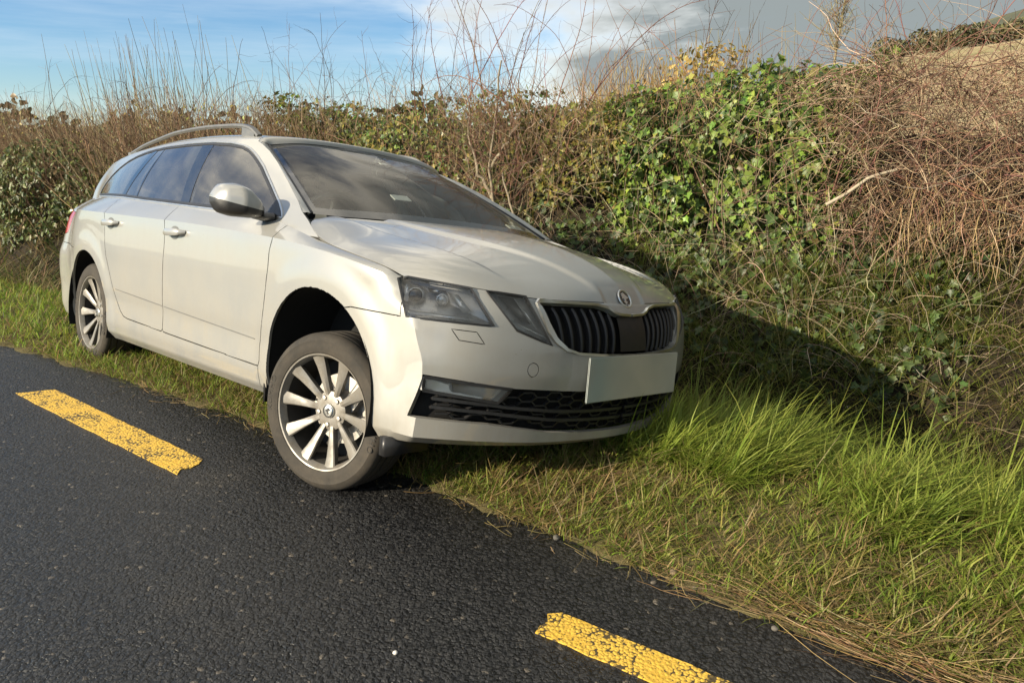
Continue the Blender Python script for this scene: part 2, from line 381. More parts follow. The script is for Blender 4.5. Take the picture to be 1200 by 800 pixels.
def build_ground():
    # carriageway: follows the edge on the verge side, wide beyond the camera on the other
    sg = np.concatenate([np.linspace(S0, -12, 40), np.linspace(-11.5, 6, 150), np.linspace(6.5, S1, 40)])
    dg = np.array([.16, .05, 0, -.08, -.3, -.8, -2, -4, -7.0]); V = []
    for d in dg: 
        p, n = edge(sg); jit = .02 * lump(sg * 3, sg * 0 + d, 2.5, 8) if d in (0,) else 0
        q = p + n * d; V.append(np.concatenate([q, np.full((len(sg), 1), -.012 if d > .1 else (-.004 if d > .02 else (0.0)))], 1))
    n = len(sg); V = np.concatenate(V); i = np.arange(n - 1); F = np.concatenate([np.stack([k*n+i, k*n+i+1, (k+1)*n+i+1, (k+1)*n+i], 1)[:, ::-1] for k in range(len(dg) - 1)])
    road = mesh_np('road', V, F, asphalt_mat(), smooth=True); tag(road, kind='structure')
    # two dashes of the edge line, laid 4 mm proud with chipped ends
    dm = dash_mat()
    def dash(q, n=26, label=None):
        a, b, c, d_ = [np.array(p) for p in q]; r = np.random.default_rng(int(abs(a[0]) * 100)); m = 5
        u = np.linspace(0, 1, n)
        L_ = a[None] * (1 - u[:, None]) + d_[None] * u[:, None]; R_ = b[None] * (1 - u[:, None]) + c[None] * u[:, None]
        w = np.linspace(0, 1, m); G = L_[:, None] * (1 - w[None, :, None]) + R_[:, None] * w[None, :, None]
        ax = (d_ - a) / np.linalg.norm(d_ - a); nx = (b - a) / np.linalg.norm(b - a)
        G[0] += ax * r.normal(0, .006, m)[:, None]; G[-1] += ax * r.normal(0, .014, m)[:, None]; G[:, 0] += nx * r.normal(0, .0022, n)[:, None]; G[:, -1] += nx * r.normal(0, .0022, n)[:, None]
        V = np.concatenate([G.reshape(-1, 2), np.full((n * m, 1), .004)], 1); B = V.copy(); B[:, 2] = -.004
        i, j = np.meshgrid(np.arange(n - 1), np.arange(m - 1), indexing='ij'); k = (i * m + j).ravel(); F = np.stack([k, k + 1, k + m + 1, k + m], 1)
        ring = np.concatenate([np.arange(m), np.arange(1, n) * m + m - 1, (n - 1) * m + np.arange(m - 2, -1, -1), np.arange(n - 2, 0, -1) * m]); rr = np.roll(ring, -1); N = n * m
        Fs = np.stack([ring, rr, rr + N, ring + N], 1)
        nn = np.cross(V[F[0, 1]] - V[F[0, 0]], V[F[0, 2]] - V[F[0, 0]])
        if nn[2] < 0: F = F[:, ::-1]
        o = mesh_np('painted_dash', np.concatenate([V, B]), [F, Fs], dm, road, sharp=40); o['label'] = label; return o
    dash([(-2.539, 3.933), (-2.724, 3.875), (-1.403, 2.854), (-1.33, 2.983)], label='yellow painted dash beside the rear of the car')
    dash([(.138, 1.911), (.060, 1.820), (1.26, .98), (1.33, 1.075)], label='yellow painted dash nearest the camera')
    dash([(-7.2, 6.9), (-7.33, 6.8), (-5.6, 5.72), (-5.48, 5.83)], label='yellow painted dash farthest along the road')
    # verge, ditch and bank: one sheet
    sg = np.concatenate([np.linspace(S0, -14, 40), np.linspace(-13.8, 5, 420), np.linspace(5.3, S1, 40)])
    dg = np.concatenate([[-.05, -.02, 0.0, .02, .05], np.linspace(.1, 4.6, 80), [5, 5.6, 6.3, 7.2, 8.4, 10]])
    ss, dd = np.meshgrid(sg, dg, indexing='ij')
    # frayed edge where the grass mat meets the tar
    fr = .035 * lump(sg, sg * 0, 9, 11) + .02 * lump(sg, sg * 0, 31, 12)
    d2 = dd + np.where(dd < .3, fr[:, None], fr[:, None] * np.exp(-(dd - .3) * 6))
    P = pos(ss, d2); P[..., 2] = np.where(dd <= -.04, -.03, ground_z(ss, dd))
    n, m = ss.shape; i, j = np.meshgrid(np.arange(n - 1), np.arange(m - 1), indexing='ij'); k = (i * m + j).ravel()
    Fg = np.stack([k, k + m, k + m + 1, k + 1], 1); hi = dd.reshape(-1)[Fg].mean(1) > 2.02
    used = np.unique(Fg[hi]); rm = np.zeros(n * m, int); rm[used] = np.arange(len(used))
    tag(mesh_np('bank_ground', P.reshape(-1, 3)[used], rm[Fg[hi]], soil_mat('leaf_mould_shade', (.012, .010, .007), (.040, .031, .019), 9)), kind='structure')  # leaf mould, coloured darker so the hedge gaps read as shade
    v = mesh_np('verge_ground', P.reshape(-1, 3), Fg[~hi], soil_mat('verge_soil', (.055, .048, .022), (.15, .125, .055), 11)); tag(v, kind='structure')
    return road
ROAD = build_ground()
def hill(x, y):
    """far land: rises to the right of the view; first a stubble field to about 150 m, then wooded hills"""
    r = np.hypot(x, y); th = np.degrees(np.arctan2(x, y)); tan = lambda d: np.tan(np.radians(d))
    el = tan(np.interp(th, [-60, -20, 0, 4, 8, 12, 16.6, 24, 34.5, 60, 90], [.1, .2, .5, .9, 1.6, 2.7, 4.0, 5.3, 6.5, 7.2, 7.0]))
    k = np.clip((r - 12) / 138, 0, 1) ** 1.2
    zf = .6 + el * 150 * k * (1 - .10 * np.clip((r - 150) / 150, 0, 1))
    e2 = tan(np.interp(th, [-60, 0, 12, 20, 27, 34.5, 50, 90], [.3, .5, 1.0, 3.0, 5.4, 7.6, 8.4, 8.2]))
    far = np.clip((r - 190) / 510, 0, 1); far = far * far * (3 - 2 * far)
    return zf * (1 - far) + (e2 * 700 + 1.3) * far + np.clip((r - 20) / 60, 0, 1) * (.35 * lump(x * .02, y * .02, 1, 21)) + far * 6 * lump(x * .012, y * .012, 1, 22)
def build_far():
    rr = np.concatenate([[9.5, 11, 13], np.geomspace(15, 1500, 46)]); th = np.radians(np.linspace(-80, 100, 150))
    R_, T_ = np.meshgrid(rr, th, indexing='ij'); X = R_ * np.sin(T_); Y = R_ * np.cos(T_)
    # the field starts behind the bank: keep points beyond d ~ 8
    Z = hill(X, Y)
    n, m = X.shape; i, j = np.meshgrid(np.arange(n - 1), np.arange(m - 1), indexing='ij'); k = (i * m + j).ravel()
    F = np.stack([k, k + 1, k + m + 1, k + m], 1)
    # drop cells over the road and verge
    cx = X.reshape(-1)[F].mean(1); cy = Y.reshape(-1)[F].mean(1)
    p = np.stack([cx, cy], 1); q = _ep[::6]; nn = np.stack([-_et[::6, 1], _et[::6, 0]], 1)
    di = ((p[:, None] - q[None]) ** 2).sum(-1).argmin(1); dd = ((p - q[di]) * nn[di]).sum(1)
    F = F[dd > 7.0]
    m_, nt, b, o = nodes('stubble_field'); t = nt.nodes.new('ShaderNodeTexCoord'); co = t.outputs['Object']
    rowsv = nt.nodes.new('ShaderNodeMapping'); rowsv.inputs['Scale'].default_value = (.05, 1.2, .3); rowsv.inputs['Rotation'].default_value = (0, 0, .5); nt.links.new(co, rowsv.inputs[0])
    n1 = noise(nt, .03, 5, .6, co); n2 = noise(nt, 1.0, 5, .6, rowsv.outputs[0]); n3 = noise(nt, 3, 5, .7, co)
    c = mixc(nt, maprange(nt, n2, .3, .7), (.33, .255, .14), (.44, .36, .22)); c = mixc(nt, maprange(nt, n3, .3, .7, 0, .5), c, (.27, .21, .11))
    c = mixc(nt, maprange(nt, n1, .55, .70, 0, .8), c, (.14, .17, .06))
    # far country: green and brown fields and woods, lightened in colour for haze
    sep = nt.nodes.new('ShaderNodeVectorMath'); sep.operation = 'LENGTH'; nt.links.new(co, sep.inputs[0])
    nf = noise(nt, .012, 6, .62, co); nw = noise(nt, .12, 6, .7, co)
    fc = ramp(nt, nf, [(.36, (.085, .095, .07)), (.47, (.11, .115, .075)), (.52, (.21, .19, .11)), (.60, (.15, .16, .085)), (.66, (.09, .098, .07))])
    fcc = mixc(nt, maprange(nt, nw, .35, .65, 0, .6), fc.outputs[0], (.075, .08, .058))
    c = mixc(nt, maprange(nt, sep.outputs['Value'], 152, 165), c, fcc)
    nt.links.new(c, b.inputs['Base Color']); setp(b, rough=.95, spec=.1); bump(nt, b, n3, .5, .08)
    f = mesh_np('field', np.stack([X, Y, Z], -1).reshape(-1, 3), F, m_); tag(f, kind='structure')
build_far()
# the other side of the road: a plain grass verge out of view behind the camera
def far_side():
    sg = np.linspace(S0, S1, 80); p, n = edge(sg); V = np.concatenate([np.concatenate([p - n * d, np.full((80, 1), z)], 1) for d, z in ((6.9, -.02), (7.6, .1), (9, .1), (60, .4))])
    i = np.arange(79); F = np.concatenate([np.stack([k*80+i, k*80+i+1, (k+1)*80+i+1, (k+1)*80+i], 1)[:, ::-1] for k in range(3)])
    tag(mesh_np('far_verge', V, F, soil_mat('mown_grass', (.05, .08, .02), (.10, .13, .04), 3)), kind='structure')
far_side()

# pebbles kicked along the edge of the tar
def build_pebbles():
    r = np.random.default_rng(3); shared = None
    P = [(.516, 2.107, .017, (.17, .125, .075), 'largest round tan pebble at the edge of the verge'), (.155, 2.33, .014, (.085, .08, .07), 'grey pebble at the verge edge under the front bumper'), (.714, 1.915, .013, (.20, .125, .07), 'orange-tinted stone half in the straw at the verge edge'), (.746, 1.831, .010, (.11, .10, .085), 'pale flat pebble on the tar nearest the camera'), (-.316, 1.729, .007, (.60, .58, .54), 'small white stone chip alone in the lane'), (.444, 2.06, .009, (.10, .085, .065), 'small pebble just left of the largest tan one'), (.567, 2.028, .009, (.10, .085, .06), 'small pebble just right of the largest tan one'), (-.038, 2.482, .007, (.09, .08, .07), 'tiny pebble on the tar below the fog lamp')]
    for x, y, rr, c, lab in P:
        bm = bmesh.new(); bmesh.ops.create_icosphere(bm, subdivisions=2, radius=1); sc = r.uniform(.75, 1.25, 3) * rr * [1.1, 1, .7]
        for v in bm.verts: v.co = Vector(np.array(v.co) * sc * (1 + .12 * lump(v.co.x * 2, v.co.y * 2 + v.co.z, 1.2, int(rr * 1e4))))
        o = bm_obj('pebble', bm, simple('pebble_stone', c, .8, var=.3, scale=120), None, sharp=None); o.location = (x, y, sc[2] * .45); o.rotation_euler = (0, 0, r.uniform(0, 6)); tag(o, lab, 'stone')
build_pebbles()
# ================= car body surfaces (car space: x forward from the front axle, w sideways, z up)
def pchip(xk,yk,x):
    xk=np.asarray(xk,float);yk=np.asarray(yk,float);x=np.asarray(x,float)
    h=np.diff(xk);sh=(slice(None),)+(None,)*(yk.ndim-1)
    dl=np.diff(yk,axis=0)/h[sh]
    m=np.zeros_like(yk)
    a=dl[:-1];b=dl[1:];w1=(2*h[1:]+h[:-1])[sh];w2=(h[1:]+2*h[:-1])[sh]
    ok=(a*b)>0
    with np.errstate(all='ignore'): hm=(w1+w2)/(w1/np.where(ok,a,1)+w2/np.where(ok,b,1))
    m[1:-1]=np.where(ok,hm,0);m[0]=dl[0];m[-1]=dl[-1]
    i=np.clip(np.searchsorted(xk,x,side='right')-1,0,len(xk)-2)
    t=((x-xk[i])/h[i]);hh=h[i];t=t[sh];hh=hh[sh]
    return ((1+2*t)*(1-t)**2)*yk[i]+t*(1-t)**2*hh*m[i]+t*t*(3-2*t)*yk[i+1]+t*t*(t-1)*hh*m[i+1]
def spline(xk,yk,x):
    """natural cubic spline, yk (n,...)"""
    xk=np.asarray(xk,float);yk=np.asarray(yk,float);n=len(xk);h=np.diff(xk)
    A=np.zeros((n,n));r=np.zeros_like(yk);A[0,0]=A[-1,-1]=1
    for i in range(1,n-1):
        A[i,i-1]=h[i-1];A[i,i]=2*(h[i-1]+h[i]);A[i,i+1]=h[i]
        r[i]=6*((yk[i+1]-yk[i])/h[i]-(yk[i]-yk[i-1])/h[i-1])
    M=np.linalg.solve(A,r.reshape(n,-1)).reshape(yk.shape)
    x=np.asarray(x,float);i=np.clip(np.searchsorted(xk,x,side='right')-1,0,n-2)
    sh=(slice(None),)+(None,)*(yk.ndim-1)
    hh=h[i][sh];a=(xk[i+1]-x)[sh];b=(x-xk[i])[sh]
    return M[i]*a**3/(6*hh)+M[i+1]*b**3/(6*hh)+(yk[i]/hh-M[i]*hh/6)*a+(yk[i+1]/hh-M[i+1]*hh/6)*b
def L(x,*kv):
    k=sorted(kv);return np.interp(x,[a for a,_ in k],[b for _,b in k])
def S(x,*kv):
    k=sorted(kv);return pchip([a for a,_ in k],[b for _,b in k],np.atleast_1d(x))
def sm(a,b,x):
    t=np.clip((np.asarray(x,float)-a)/(b-a),0,1);return t*t*(3-2*t)
# ---------- lower body: rows wrap from nose centre round the right side to tail centre
XS=[.2,0,-.3,-.45,-.9,-1.45,-2.0,-2.35,-2.686,-3.05,-3.35]
WMAX=[.893,.905,.903,.902,.904,.905,.906,.907,.903,.876,.832]
NR=10
DW=[-.075,-.035,-.022,-.020,-.011,-.004,0,-.001,-.004,None]
X0=[.79,.842,.852,.872,.884,.882,.868,.843,.826,.816]
ZF=[(.175,.18,.19),(.20,.205,.222),(.265,.27,.285),(.385,.39,.40),(.46,.465,.48),(.535,.54,.57),(.62,.622,.655),(.68,.684,.712),(.714,.718,.752),(.726,.730,.768)]
ZS=[.185,.232,.305,.415,.50,.63,.735,None,None,None]
Z8=[.815,.842,.868,.876,.897,.914,.926,.934,.941,.950,.956]
Z9=[.830,.862,.918,.946,.968,.990,1.012,1.027,1.037,1.045,1.046]
W9=[.852,.846,.832,.823,.826,.828,.818,.803,.772,.705,.635]
XR=[-3.66,-3.71,-3.755,-3.78,-3.785,-3.77,-3.735,-3.715,-3.70,-3.66]
def rowpts(r):
    pts=[]
    wf=[0,.15,.30,.45,.60,.715,.824]; D=[0,.008,.034,.080,.144,.208,.292]
    if r in(4,5,6): k={4:.2,5:.7,6:1}[r]; wf[6]+=.017*k; D[6]+=.056*k; wf[5]+=.006*k; D[5]+=.014*k
    if r>=7: k=(.8,.95,1)[r-7]; wf[6]+=(.80-.824)*k; D=[a+(b-a)*k for a,b in zip(D,[0,.006,.027,.068,.142,.238,.36])]
    for j,(w,d) in enumerate(zip(wf,D)):
        z=L(w,(0,ZF[r][0]),(.45,ZF[r][1]),(.80,ZF[r][2]))
        ww=w; x=X0[r]-d
        if r==0: ww=w*.97
        if r>=8: x-=.012*(w/.8)**2
        pts.append((x,ww,z))
    zs=[ZS[r]]*len(XS) if ZS[r] else None
    if r==8: zs=Z8
    if r==9: zs=Z9
    if r==7: zs=[ (ZS[6]+2*b)/3 for b in Z8]
    if r==9: ww=W9
    else:
        ww=[a+DW[r] for a in WMAX]
        if r>=6: ww[-1]-=(.02,.045,.07)[r-6];ww[-2]-=(0,.012,.026)[r-6]
    # extra corner station x=.38
    z1=pts[-1][2]; zz=z1+(zs[0]-z1)*.45
    wc={0:.835,1:.858,2:.866,3:.869,4:.870,5:.870,6:.869,7:.867,8:.863,9:.838}[r]
    pts.append((.375,wc,zz))
    for x,w,z in zip(XS,ww,zs): pts.append((x,w,z))
    w1=ww[-1];z1=zs[-1];xr=XR[r]
    zr=z1+ (.05 if r<3 else 0)
    pts+= [(xr+.15,w1-.045,z1),(xr+.06,w1-.19,zr),(xr+.012,w1*.4,zr),(xr,0,zr)]
    return np.array(pts)
ROWS=np.array([rowpts(r) for r in range(NR)])
chord=np.linalg.norm(np.diff(ROWS,axis=1),axis=2).mean(0)
TU=np.concatenate([[0],np.cumsum(chord)])
def rowcurve(r,t):
    # mirror extension at the front & back centre for smoothness
    P=ROWS[r];Pm=P[1:3][::-1]*[1,-1,1];Pe=P[-3:-1][::-1]*[1,-1,1]
    T=np.concatenate([-TU[1:3][::-1],TU,2*TU[-1]-TU[-3:-1][::-1]])
    Q=np.concatenate([Pm,P,Pe]);sm_=spline(T,Q,t)
    k=[1,1,1,1,1,1,.8,.35,0,0][r]
    if k==0: return sm_
    i6=8 # crease at the bumper corner
    a=spline(T[:i6+1],Q[:i6+1],t);b=spline(T[i6:],Q[i6:],t)
    return sm_*(1-k)+k*np.where((t<T[i6])[:,None],a,b)
def flare(P):
    """wheel-arch lips stand proud"""
    Q=P.copy()
    for ax in (0.,-2.686):
        r=np.hypot(P[...,0]-ax,P[...,2]-.335)
        k=(1-sm(.40,.50,r))*(P[...,1]>.7)
        Q[...,1]+=.007*k
    return Q
def lower(nu=420,sub=7):
    k6=int(nu*TU[6]/TU[-1])+1;t=np.concatenate([np.linspace(0,TU[6],k6),np.linspace(TU[6],TU[-1],nu-k6+1)[1:]])
    rows=np.array([rowcurve(r,t) for r in range(NR)]) # NR,nu,3
    out=[]
    # v interpolation: smooth within groups, crease at row 8 (tornado)
    def grp(idx,k):
        vk=np.arange(len(idx),dtype=float);v=np.linspace(0,vk[-1],k*(len(idx)-1)+1)
        return pchip(vk,rows[idx],v)
    A=grp([0,1],3);B=grp([1,2,3,4,5,6,7,8],sub);
    # shoulder between tornado and belt: slightly convex
    v=np.linspace(0,1,6)[:,None,None];Cc=rows[8]*(1-v)+rows[9]*v
    n=np.array([0,1,.9]);Cc=Cc+ (4*v*(1-v))*.002*n
    G=np.concatenate([A,B[1:],Cc[1:]],0)
    return flare(np.transpose(G,(1,0,2))),t
# ---------- upper body
def wbelt(x): return S(x,*zip(XS[2:],W9[2:]),(-.0,.827),(.2,.827),(-3.6,.61),(-3.8,.55))
def zbelt(x): return S(x,*zip(XS[2:],Z9[2:]),(-.0,.90),(.2,.88),(-3.6,1.04),(-3.8,1.03))
def zroof(x): return S(x,(0,1.30),(-.8,1.383),(-1.05,1.402),(-1.4,1.428),(-1.8,1.440),(-2.3,1.434),(-2.8,1.412),(-3.2,1.380),(-3.5,1.345),(-3.75,1.31))
def upper(xs):
    """half section at each x: rows belt->roof centre"""
    wb=wbelt(xs);zb=zbelt(xs);zr=zroof(xs)
    tp=np.interp(xs,[-3.75,-3.2,-2.82,-2.55,-2.2,-1.2,0],[.82,.90,.935,.955,.985,1,1.0])
    pts=[]
    wt=.607*tp; zt=zr-.072
    for k in (-.06,0,.25,.5,.75,1.0):
        w=wb+(wt-wb)*k+ .016*4*k*(1-k)*(k>0); z=zb+(zt-zb)*k
        pts.append((xs,w,z))
    for w,dz in ((.588,.050),(.562,.0335),(.525,.0235),(.44,.0135),(.30,.006),(.15,.0015),(0,0)):
        pts.append((xs,w*tp,zr-dz))
    K=np.array([np.stack(np.broadcast_arrays(*p),-1) for p in pts])
    vk=np.arange(len(K),dtype=float);v=np.linspace(0,vk[-1],6*(len(K)-1)+1)
    return np.transpose(pchip(vk,K,v),(1,0,2))
# ---------- hood (Coons)
def crv(P,n):
    P=np.array(P,float);t=np.concatenate([[0],np.cumsum(np.linalg.norm(np.diff(P,axis=0),axis=1))]);return spline(t/t[-1],P,np.linspace(0,1,n))
HOOD_M=[(.812,0,.728),(.79,0,.757),(.73,0,.797),(.62,0,.842),(.40,0,.898),(.10,0,.950),(-.16,0,.985)]
HOOD_B=[(-.16,0,.985),(-.17,.25,.985),(-.20,.5,.982),(-.235,.68,.974),(-.25,.765,.962)]
def hood(n=90,m=110):
    tt=TU
    # front edge from lower row 9, stations 0..6
    tf=np.linspace(0,TU[6]-.0,m);F=rowcurve(9,tf)
    # side: row 9 from station 6 to x~-.1 then round to the rear corner
    ts=np.linspace(TU[6],np.interp(-.02,-ROWS[9][:,0],TU),60);Sd=rowcurve(9,ts)
    Sd=np.concatenate([Sd[::3],[(-.10,.842,.893),(-.175,.826,.925),(-.22,.803,.946)],[HOOD_B[-1]]])
    Mc=crv(HOOD_M,n);B=crv(HOOD_B,m);Sc=crv(Sd,n)
    a=np.linspace(0,1,m)[None,:,None];t=np.linspace(0,1,n)[:,None,None]
    lin=lambda p,q,k:p*(1-k)+q*k
    P=lin(Mc[:,None],Sc[:,None],a)+lin(F[None],B[None],t)-(lin(lin(Mc[0],F[-1],a),lin(Mc[-1],B[-1],a),t))
    A=np.broadcast_to(a[...,0],P.shape[:2]);T=np.broadcast_to(t[...,0],P.shape[:2])
    # rounded nose: lift just behind the leading edge
    edge=np.minimum(1,np.minimum(T/.16,(1-A)/.10+.0)); 
    P[...,2]+=.030*np.sin(np.pi*np.clip(T,0,1))**.7*np.sin(np.pi*np.clip(A*.5+.5,0,1))**.6
    # power dome between two creases that run from the windscreen to the badge
    wc=np.interp(T,[0,.15,.5,1],[.115,.185,.30,.43])
    w=P[...,1]
    P[...,2]+=.010*(1-sm(0,.034,w-wc))*sm(0,.12,T)
    # outer crease
    wo=np.interp(T,[0,.3,1],[.50,.56,.66])
    P[...,2]+=.012*sm(-.010,.014,w-wo)*sm(.05,.3,T)*(1-sm(.85,1,T)*.4)*(1-sm(.90,1,A))
    # badge beak dips
    k=(1-sm(.112,.142,w))*np.exp(-(T/.05)**2)
    P[...,2]-=.036*k;P[...,0]+=.012*k
    return P
# ---------- windscreen (Coons)
WS_B=[(-.165,0,.990),(-.175,.25,.990),(-.21,.5,.987),(-.255,.66,.983),(-.305,.745,.985)]
WS_T=[(-.965,0,1.374),(-.98,.25,1.369),(-1.017,.45,1.353),(-1.060,.554,1.331)]
def windscreen(n=40,m=50):
    B=crv(WS_B,m);T=crv(WS_T,m)
    tv=np.linspace(0,1,n)
    M=B[0][None]*(1-tv[:,None])+T[0][None]*tv[:,None];M[:,2]+=.030*np.sin(np.pi*tv);
    E=B[-1][None]*(1-tv[:,None])+T[-1][None]*tv[:,None];E[:,2]+=.012*np.sin(np.pi*tv);E[:,1]+=.010*np.sin(np.pi*tv)
    a=np.linspace(0,1,m)[None,:,None];t=tv[:,None,None]
    lin=lambda p,q,k:p*(1-k)+q*k
    return lin(M[:,None],E[:,None],a)+lin(B[None],T[None],t)-lin(lin(B[0],B[-1],a),lin(T[0],T[-1],a),t)
# ================= the car
def build_car():
    car = empty('estate_car')
    R3 = Matrix(((.71897, .69011, .08258), (-.69358, .70470, .14950), (.04498, -.16476, .98531)))
    car.matrix_world = Matrix.Translation((-.1929, 3.3543, -.0389)) @ R3.to_4x4()
    tag(car, 'dusty silver estate car with roof rails, leaning into the grassy ditch', 'car')
    CEN = Vector((-1.4, 0, .7))
    # ---------- tools on half meshes (w >= 0)
    def grid_bm(G):
        bm = bmesh.new(); n, m = G.shape[:2]
        vs = [bm.verts.new(p) for p in G.reshape(-1, 3)]
        for i in range(n - 1):
            for j in range(m - 1):
                q = [vs[i*m+j], vs[(i+1)*m+j], vs[(i+1)*m+j+1], vs[i*m+j+1]]
                c = (q[0].co + q[1].co + q[2].co + q[3].co) / 4
                nn = (q[2].co - q[0].co).cross(q[3].co - q[1].co)
                if nn.length < 1e-10: continue
                if nn.dot(Vector((c.x - max(-2.9, min(.1, c.x)), c.y, (c.z - .62)))) < 0: q.reverse()
                bm.faces.new(q)
        bm.normal_update(); return bm
    PX = {'side': (np.array([1., 0, 0]), np.array([0, 0, 1.]), np.array([0, 1., 0])),
          'front': (np.array([0, 1., 0]), np.array([0, 0, 1.]), np.array([1., 0, 0])),
          'obl': (np.array([-.66, .75, 0]), np.array([0, 0, 1.]), np.array([.75, .66, 0])),
          'top': (np.array([1., 0, 0]), np.array([0, 1., 0]), np.array([0, 0, 1.]))}
    def p2(P, pr): P = np.asarray(P, float); a, b, _ = PX[pr]; return np.stack([P @ a, P @ b], -1)
    def inside(pt, poly):
        x, y = pt; c = False; n = len(poly); j = n - 1
        for i in range(n):
            xi, yi = poly[i]; xj, yj = poly[j]
            if (yi > y) != (yj > y) and x < (xj - xi) * (y - yi) / (yj - yi) + xi: c = not c
            j = i
        return c
    def segd(C, a, b):
        ab = b - a; t = np.clip(((C - a) @ ab) / (ab @ ab + 1e-12), 0, 1); return np.linalg.norm(C - (a + t[:, None] * ab), axis=1)
    def cut(bm, poly, pr, pred=None, closed=True):
        """score the mesh along a polygon given in a projection"""
        a, b, d_ = PX[pr]; poly = np.asarray(poly, float); n = len(poly)
        F0 = list(bm.faces); C0 = [f.calc_center_median() for f in F0]; Cn = p2(C0, pr)
        near = np.full(len(F0), 9.)
        for i in range(n if closed else n - 1): near = np.minimum(near, segd(Cn, poly[i], poly[(i + 1) % n]))
        cand = [F0[i] for i in np.nonzero(near < .10)[0] if pred is None or pred(C0[i])]
        for i in range(n if closed else n - 1):
            p, q = poly[i], poly[(i + 1) % n]
            if np.linalg.norm(q - p) < 1e-6 or not cand: continue
            cs = [f.calc_center_median() for f in cand]; dist = segd(p2(cs, pr), p, q)
            S = [f for f, c, ds in zip(cand, cs, dist) if ds < .09 and ds < max((v.co - c).length for v in f.verts) + 1e-4]
            if not S: continue
            nrm = (q - p)[1] * a * 1 - (q - p)[0] * b
            geom = list({v for f in S for v in f.verts}) + list({e for f in S for e in f.edges}) + S
            r = bmesh.ops.bisect_plane(bm, geom=geom, dist=1e-5, plane_co=Vector(p[0] * a + p[1] * b), plane_no=Vector(nrm))
            st = set(cand); st = {f for f in st if f.is_valid}
            st.update(g for g in r['geom'] if isinstance(g, bmesh.types.BMFace)); cand = list(st)
    def take(bm, poly, pr, pred=None, keep=False):
        """split the faces inside the polygon off into a bmesh of their own (removed from bm unless keep)"""
        fs = [f for f in bm.faces if (pred is None or pred(f.calc_center_median())) and inside(p2(f.calc_center_median(), pr), poly)]
        nb = sub(bm, fs)
        if not keep:
            bmesh.ops.delete(bm, geom=fs, context='FACES')
        return nb
    def sub(bm, fs):
        nb = bmesh.new(); mp = {}
        for f in fs:
            vv = []
            for v in f.verts:
                if v not in mp: mp[v] = nb.verts.new(v.co)
                vv.append(mp[v])
            try: nb.faces.new(vv)
            except ValueError: pass
        nb.normal_update(); return nb
    def panel(bm, gap=.0028, depth=.014, centre_ok=True):
        """give a skin real edges: pull the border back for a shut line and turn a flange inwards"""
        bm.normal_update()
        be = [e for e in bm.edges if e.is_boundary and not (e.verts[0].co.y < 1e-4 and e.verts[1].co.y < 1e-4)]
        bv = {v for e in be for v in e.verts}; mv = {}
        for v in bv:
            d = Vector((0, 0, 0))
            for e in v.link_edges:
                if e.is_boundary and e in be:
                    f = e.link_faces[0]; t = (e.verts[1].co - e.verts[0].co)
                    if t.length < 1e-7: continue
                    t.normalize(); c = f.calc_center_median() - e.verts[0].co
                    k = c - t * c.dot(t)
                    if k.length > 1e-7: d += k.normalized()
            if v.co.y < 1e-4: d.y = 0
            if d.length > 1e-6: mv[v] = d.normalized() * gap
        nrm = {v: v.normal.copy() for v in bv}
        for v, d in mv.items(): v.co += d
        r = bmesh.ops.extrude_edge_only(bm, edges=be)
        nv = [g for g in r['geom'] if isinstance(g, bmesh.types.BMVert)]
        old = list(bv)
        from mathutils.kdtree import KDTree
        kd = KDTree(len(old))
        for i, v in enumerate(old): kd.insert(v.co, i)
        kd.balance()
        for v in nv:
            _, i, _ = kd.find(v.co); k = -nrm[old[i]] * depth
            if v.co.y < 1e-4: k.y = 0
            v.co += k
        bm.normal_update(); return bm
    def mirror(bm, sgn):
        nb = bm.copy()
        if sgn < 0:
            for v in nb.verts: v.co.y *= -1
            bmesh.ops.reverse_faces(nb, faces=nb.faces[:])
        return nb
    def both(name, bm, mat, parents=None, label=None, sharp=30, smooth=True):
        """one object per side; returns [right, left]"""
        out = []
        for i, s in enumerate((-1, 1)):
            o = bm_obj(name, mirror(bm, s), mat, car if parents is None else parents[i], sharp=sharp, smooth=smooth)
            out.append(o)
        bm.free(); return out
    def whole(name, bm, mat, parent=None, sharp=30):
        nb = mirror(bm, -1); me = bpy.data.meshes.new('tmp'); bm.to_mesh(me); nb.from_mesh(me); bpy.data.meshes.remove(me); bm.free()
        bmesh.ops.remove_doubles(nb, verts=[v for v in nb.verts if abs(v.co.y) < 1e-4], dist=2e-4)
        return bm_obj(name, nb, mat, parent or car, sharp=sharp)
    def both_mb(name, mb, mat, parents=None, **kw):
        V = np.concatenate(mb.V); F = [np.concatenate(v) for v in mb.F.values()]; out = []
        for i, s in enumerate((-1, 1)):
            FF = [f[:, ::-1] for f in F] if s < 0 else F
            out.append(mesh_np(name, V * [1, s, 1], FF, mat, car if parents is None else parents[i], **kw))
        return out
    # ---------- base surfaces
    G, tu = lower()
    L0 = grid_bm(G)
    bvh = BVHTree.FromBMesh(L0)
    def fhit(w, z, off=0.):
        h = bvh.ray_cast(Vector((3, w, z)), Vector((-1, 0, 0)))
        if h[0] is None: return np.array([.8, w, z])
        n = h[1] if h[1].x > 0 else -h[1]
        return np.array(h[0] - n * off)
    def shit(x, z, off=0.):
        h = bvh.ray_cast(Vector((x, 3, z)), Vector((0, -1, 0)))
        if h[0] is None: return np.array([x, .88, z])
        n = h[1] if h[1].y > 0 else -h[1]
        return np.array(h[0] - n * off)
    front = lambda c: c.x > .30
    side = lambda c: c.y > .55
    # dark inner shell behind the skin
    inner = L0.copy(); inner.normal_update()
    for v, n in [(v, v.normal.copy()) for v in inner.verts]: v.co -= n * .022; v.co.y = max(v.co.y, 0)
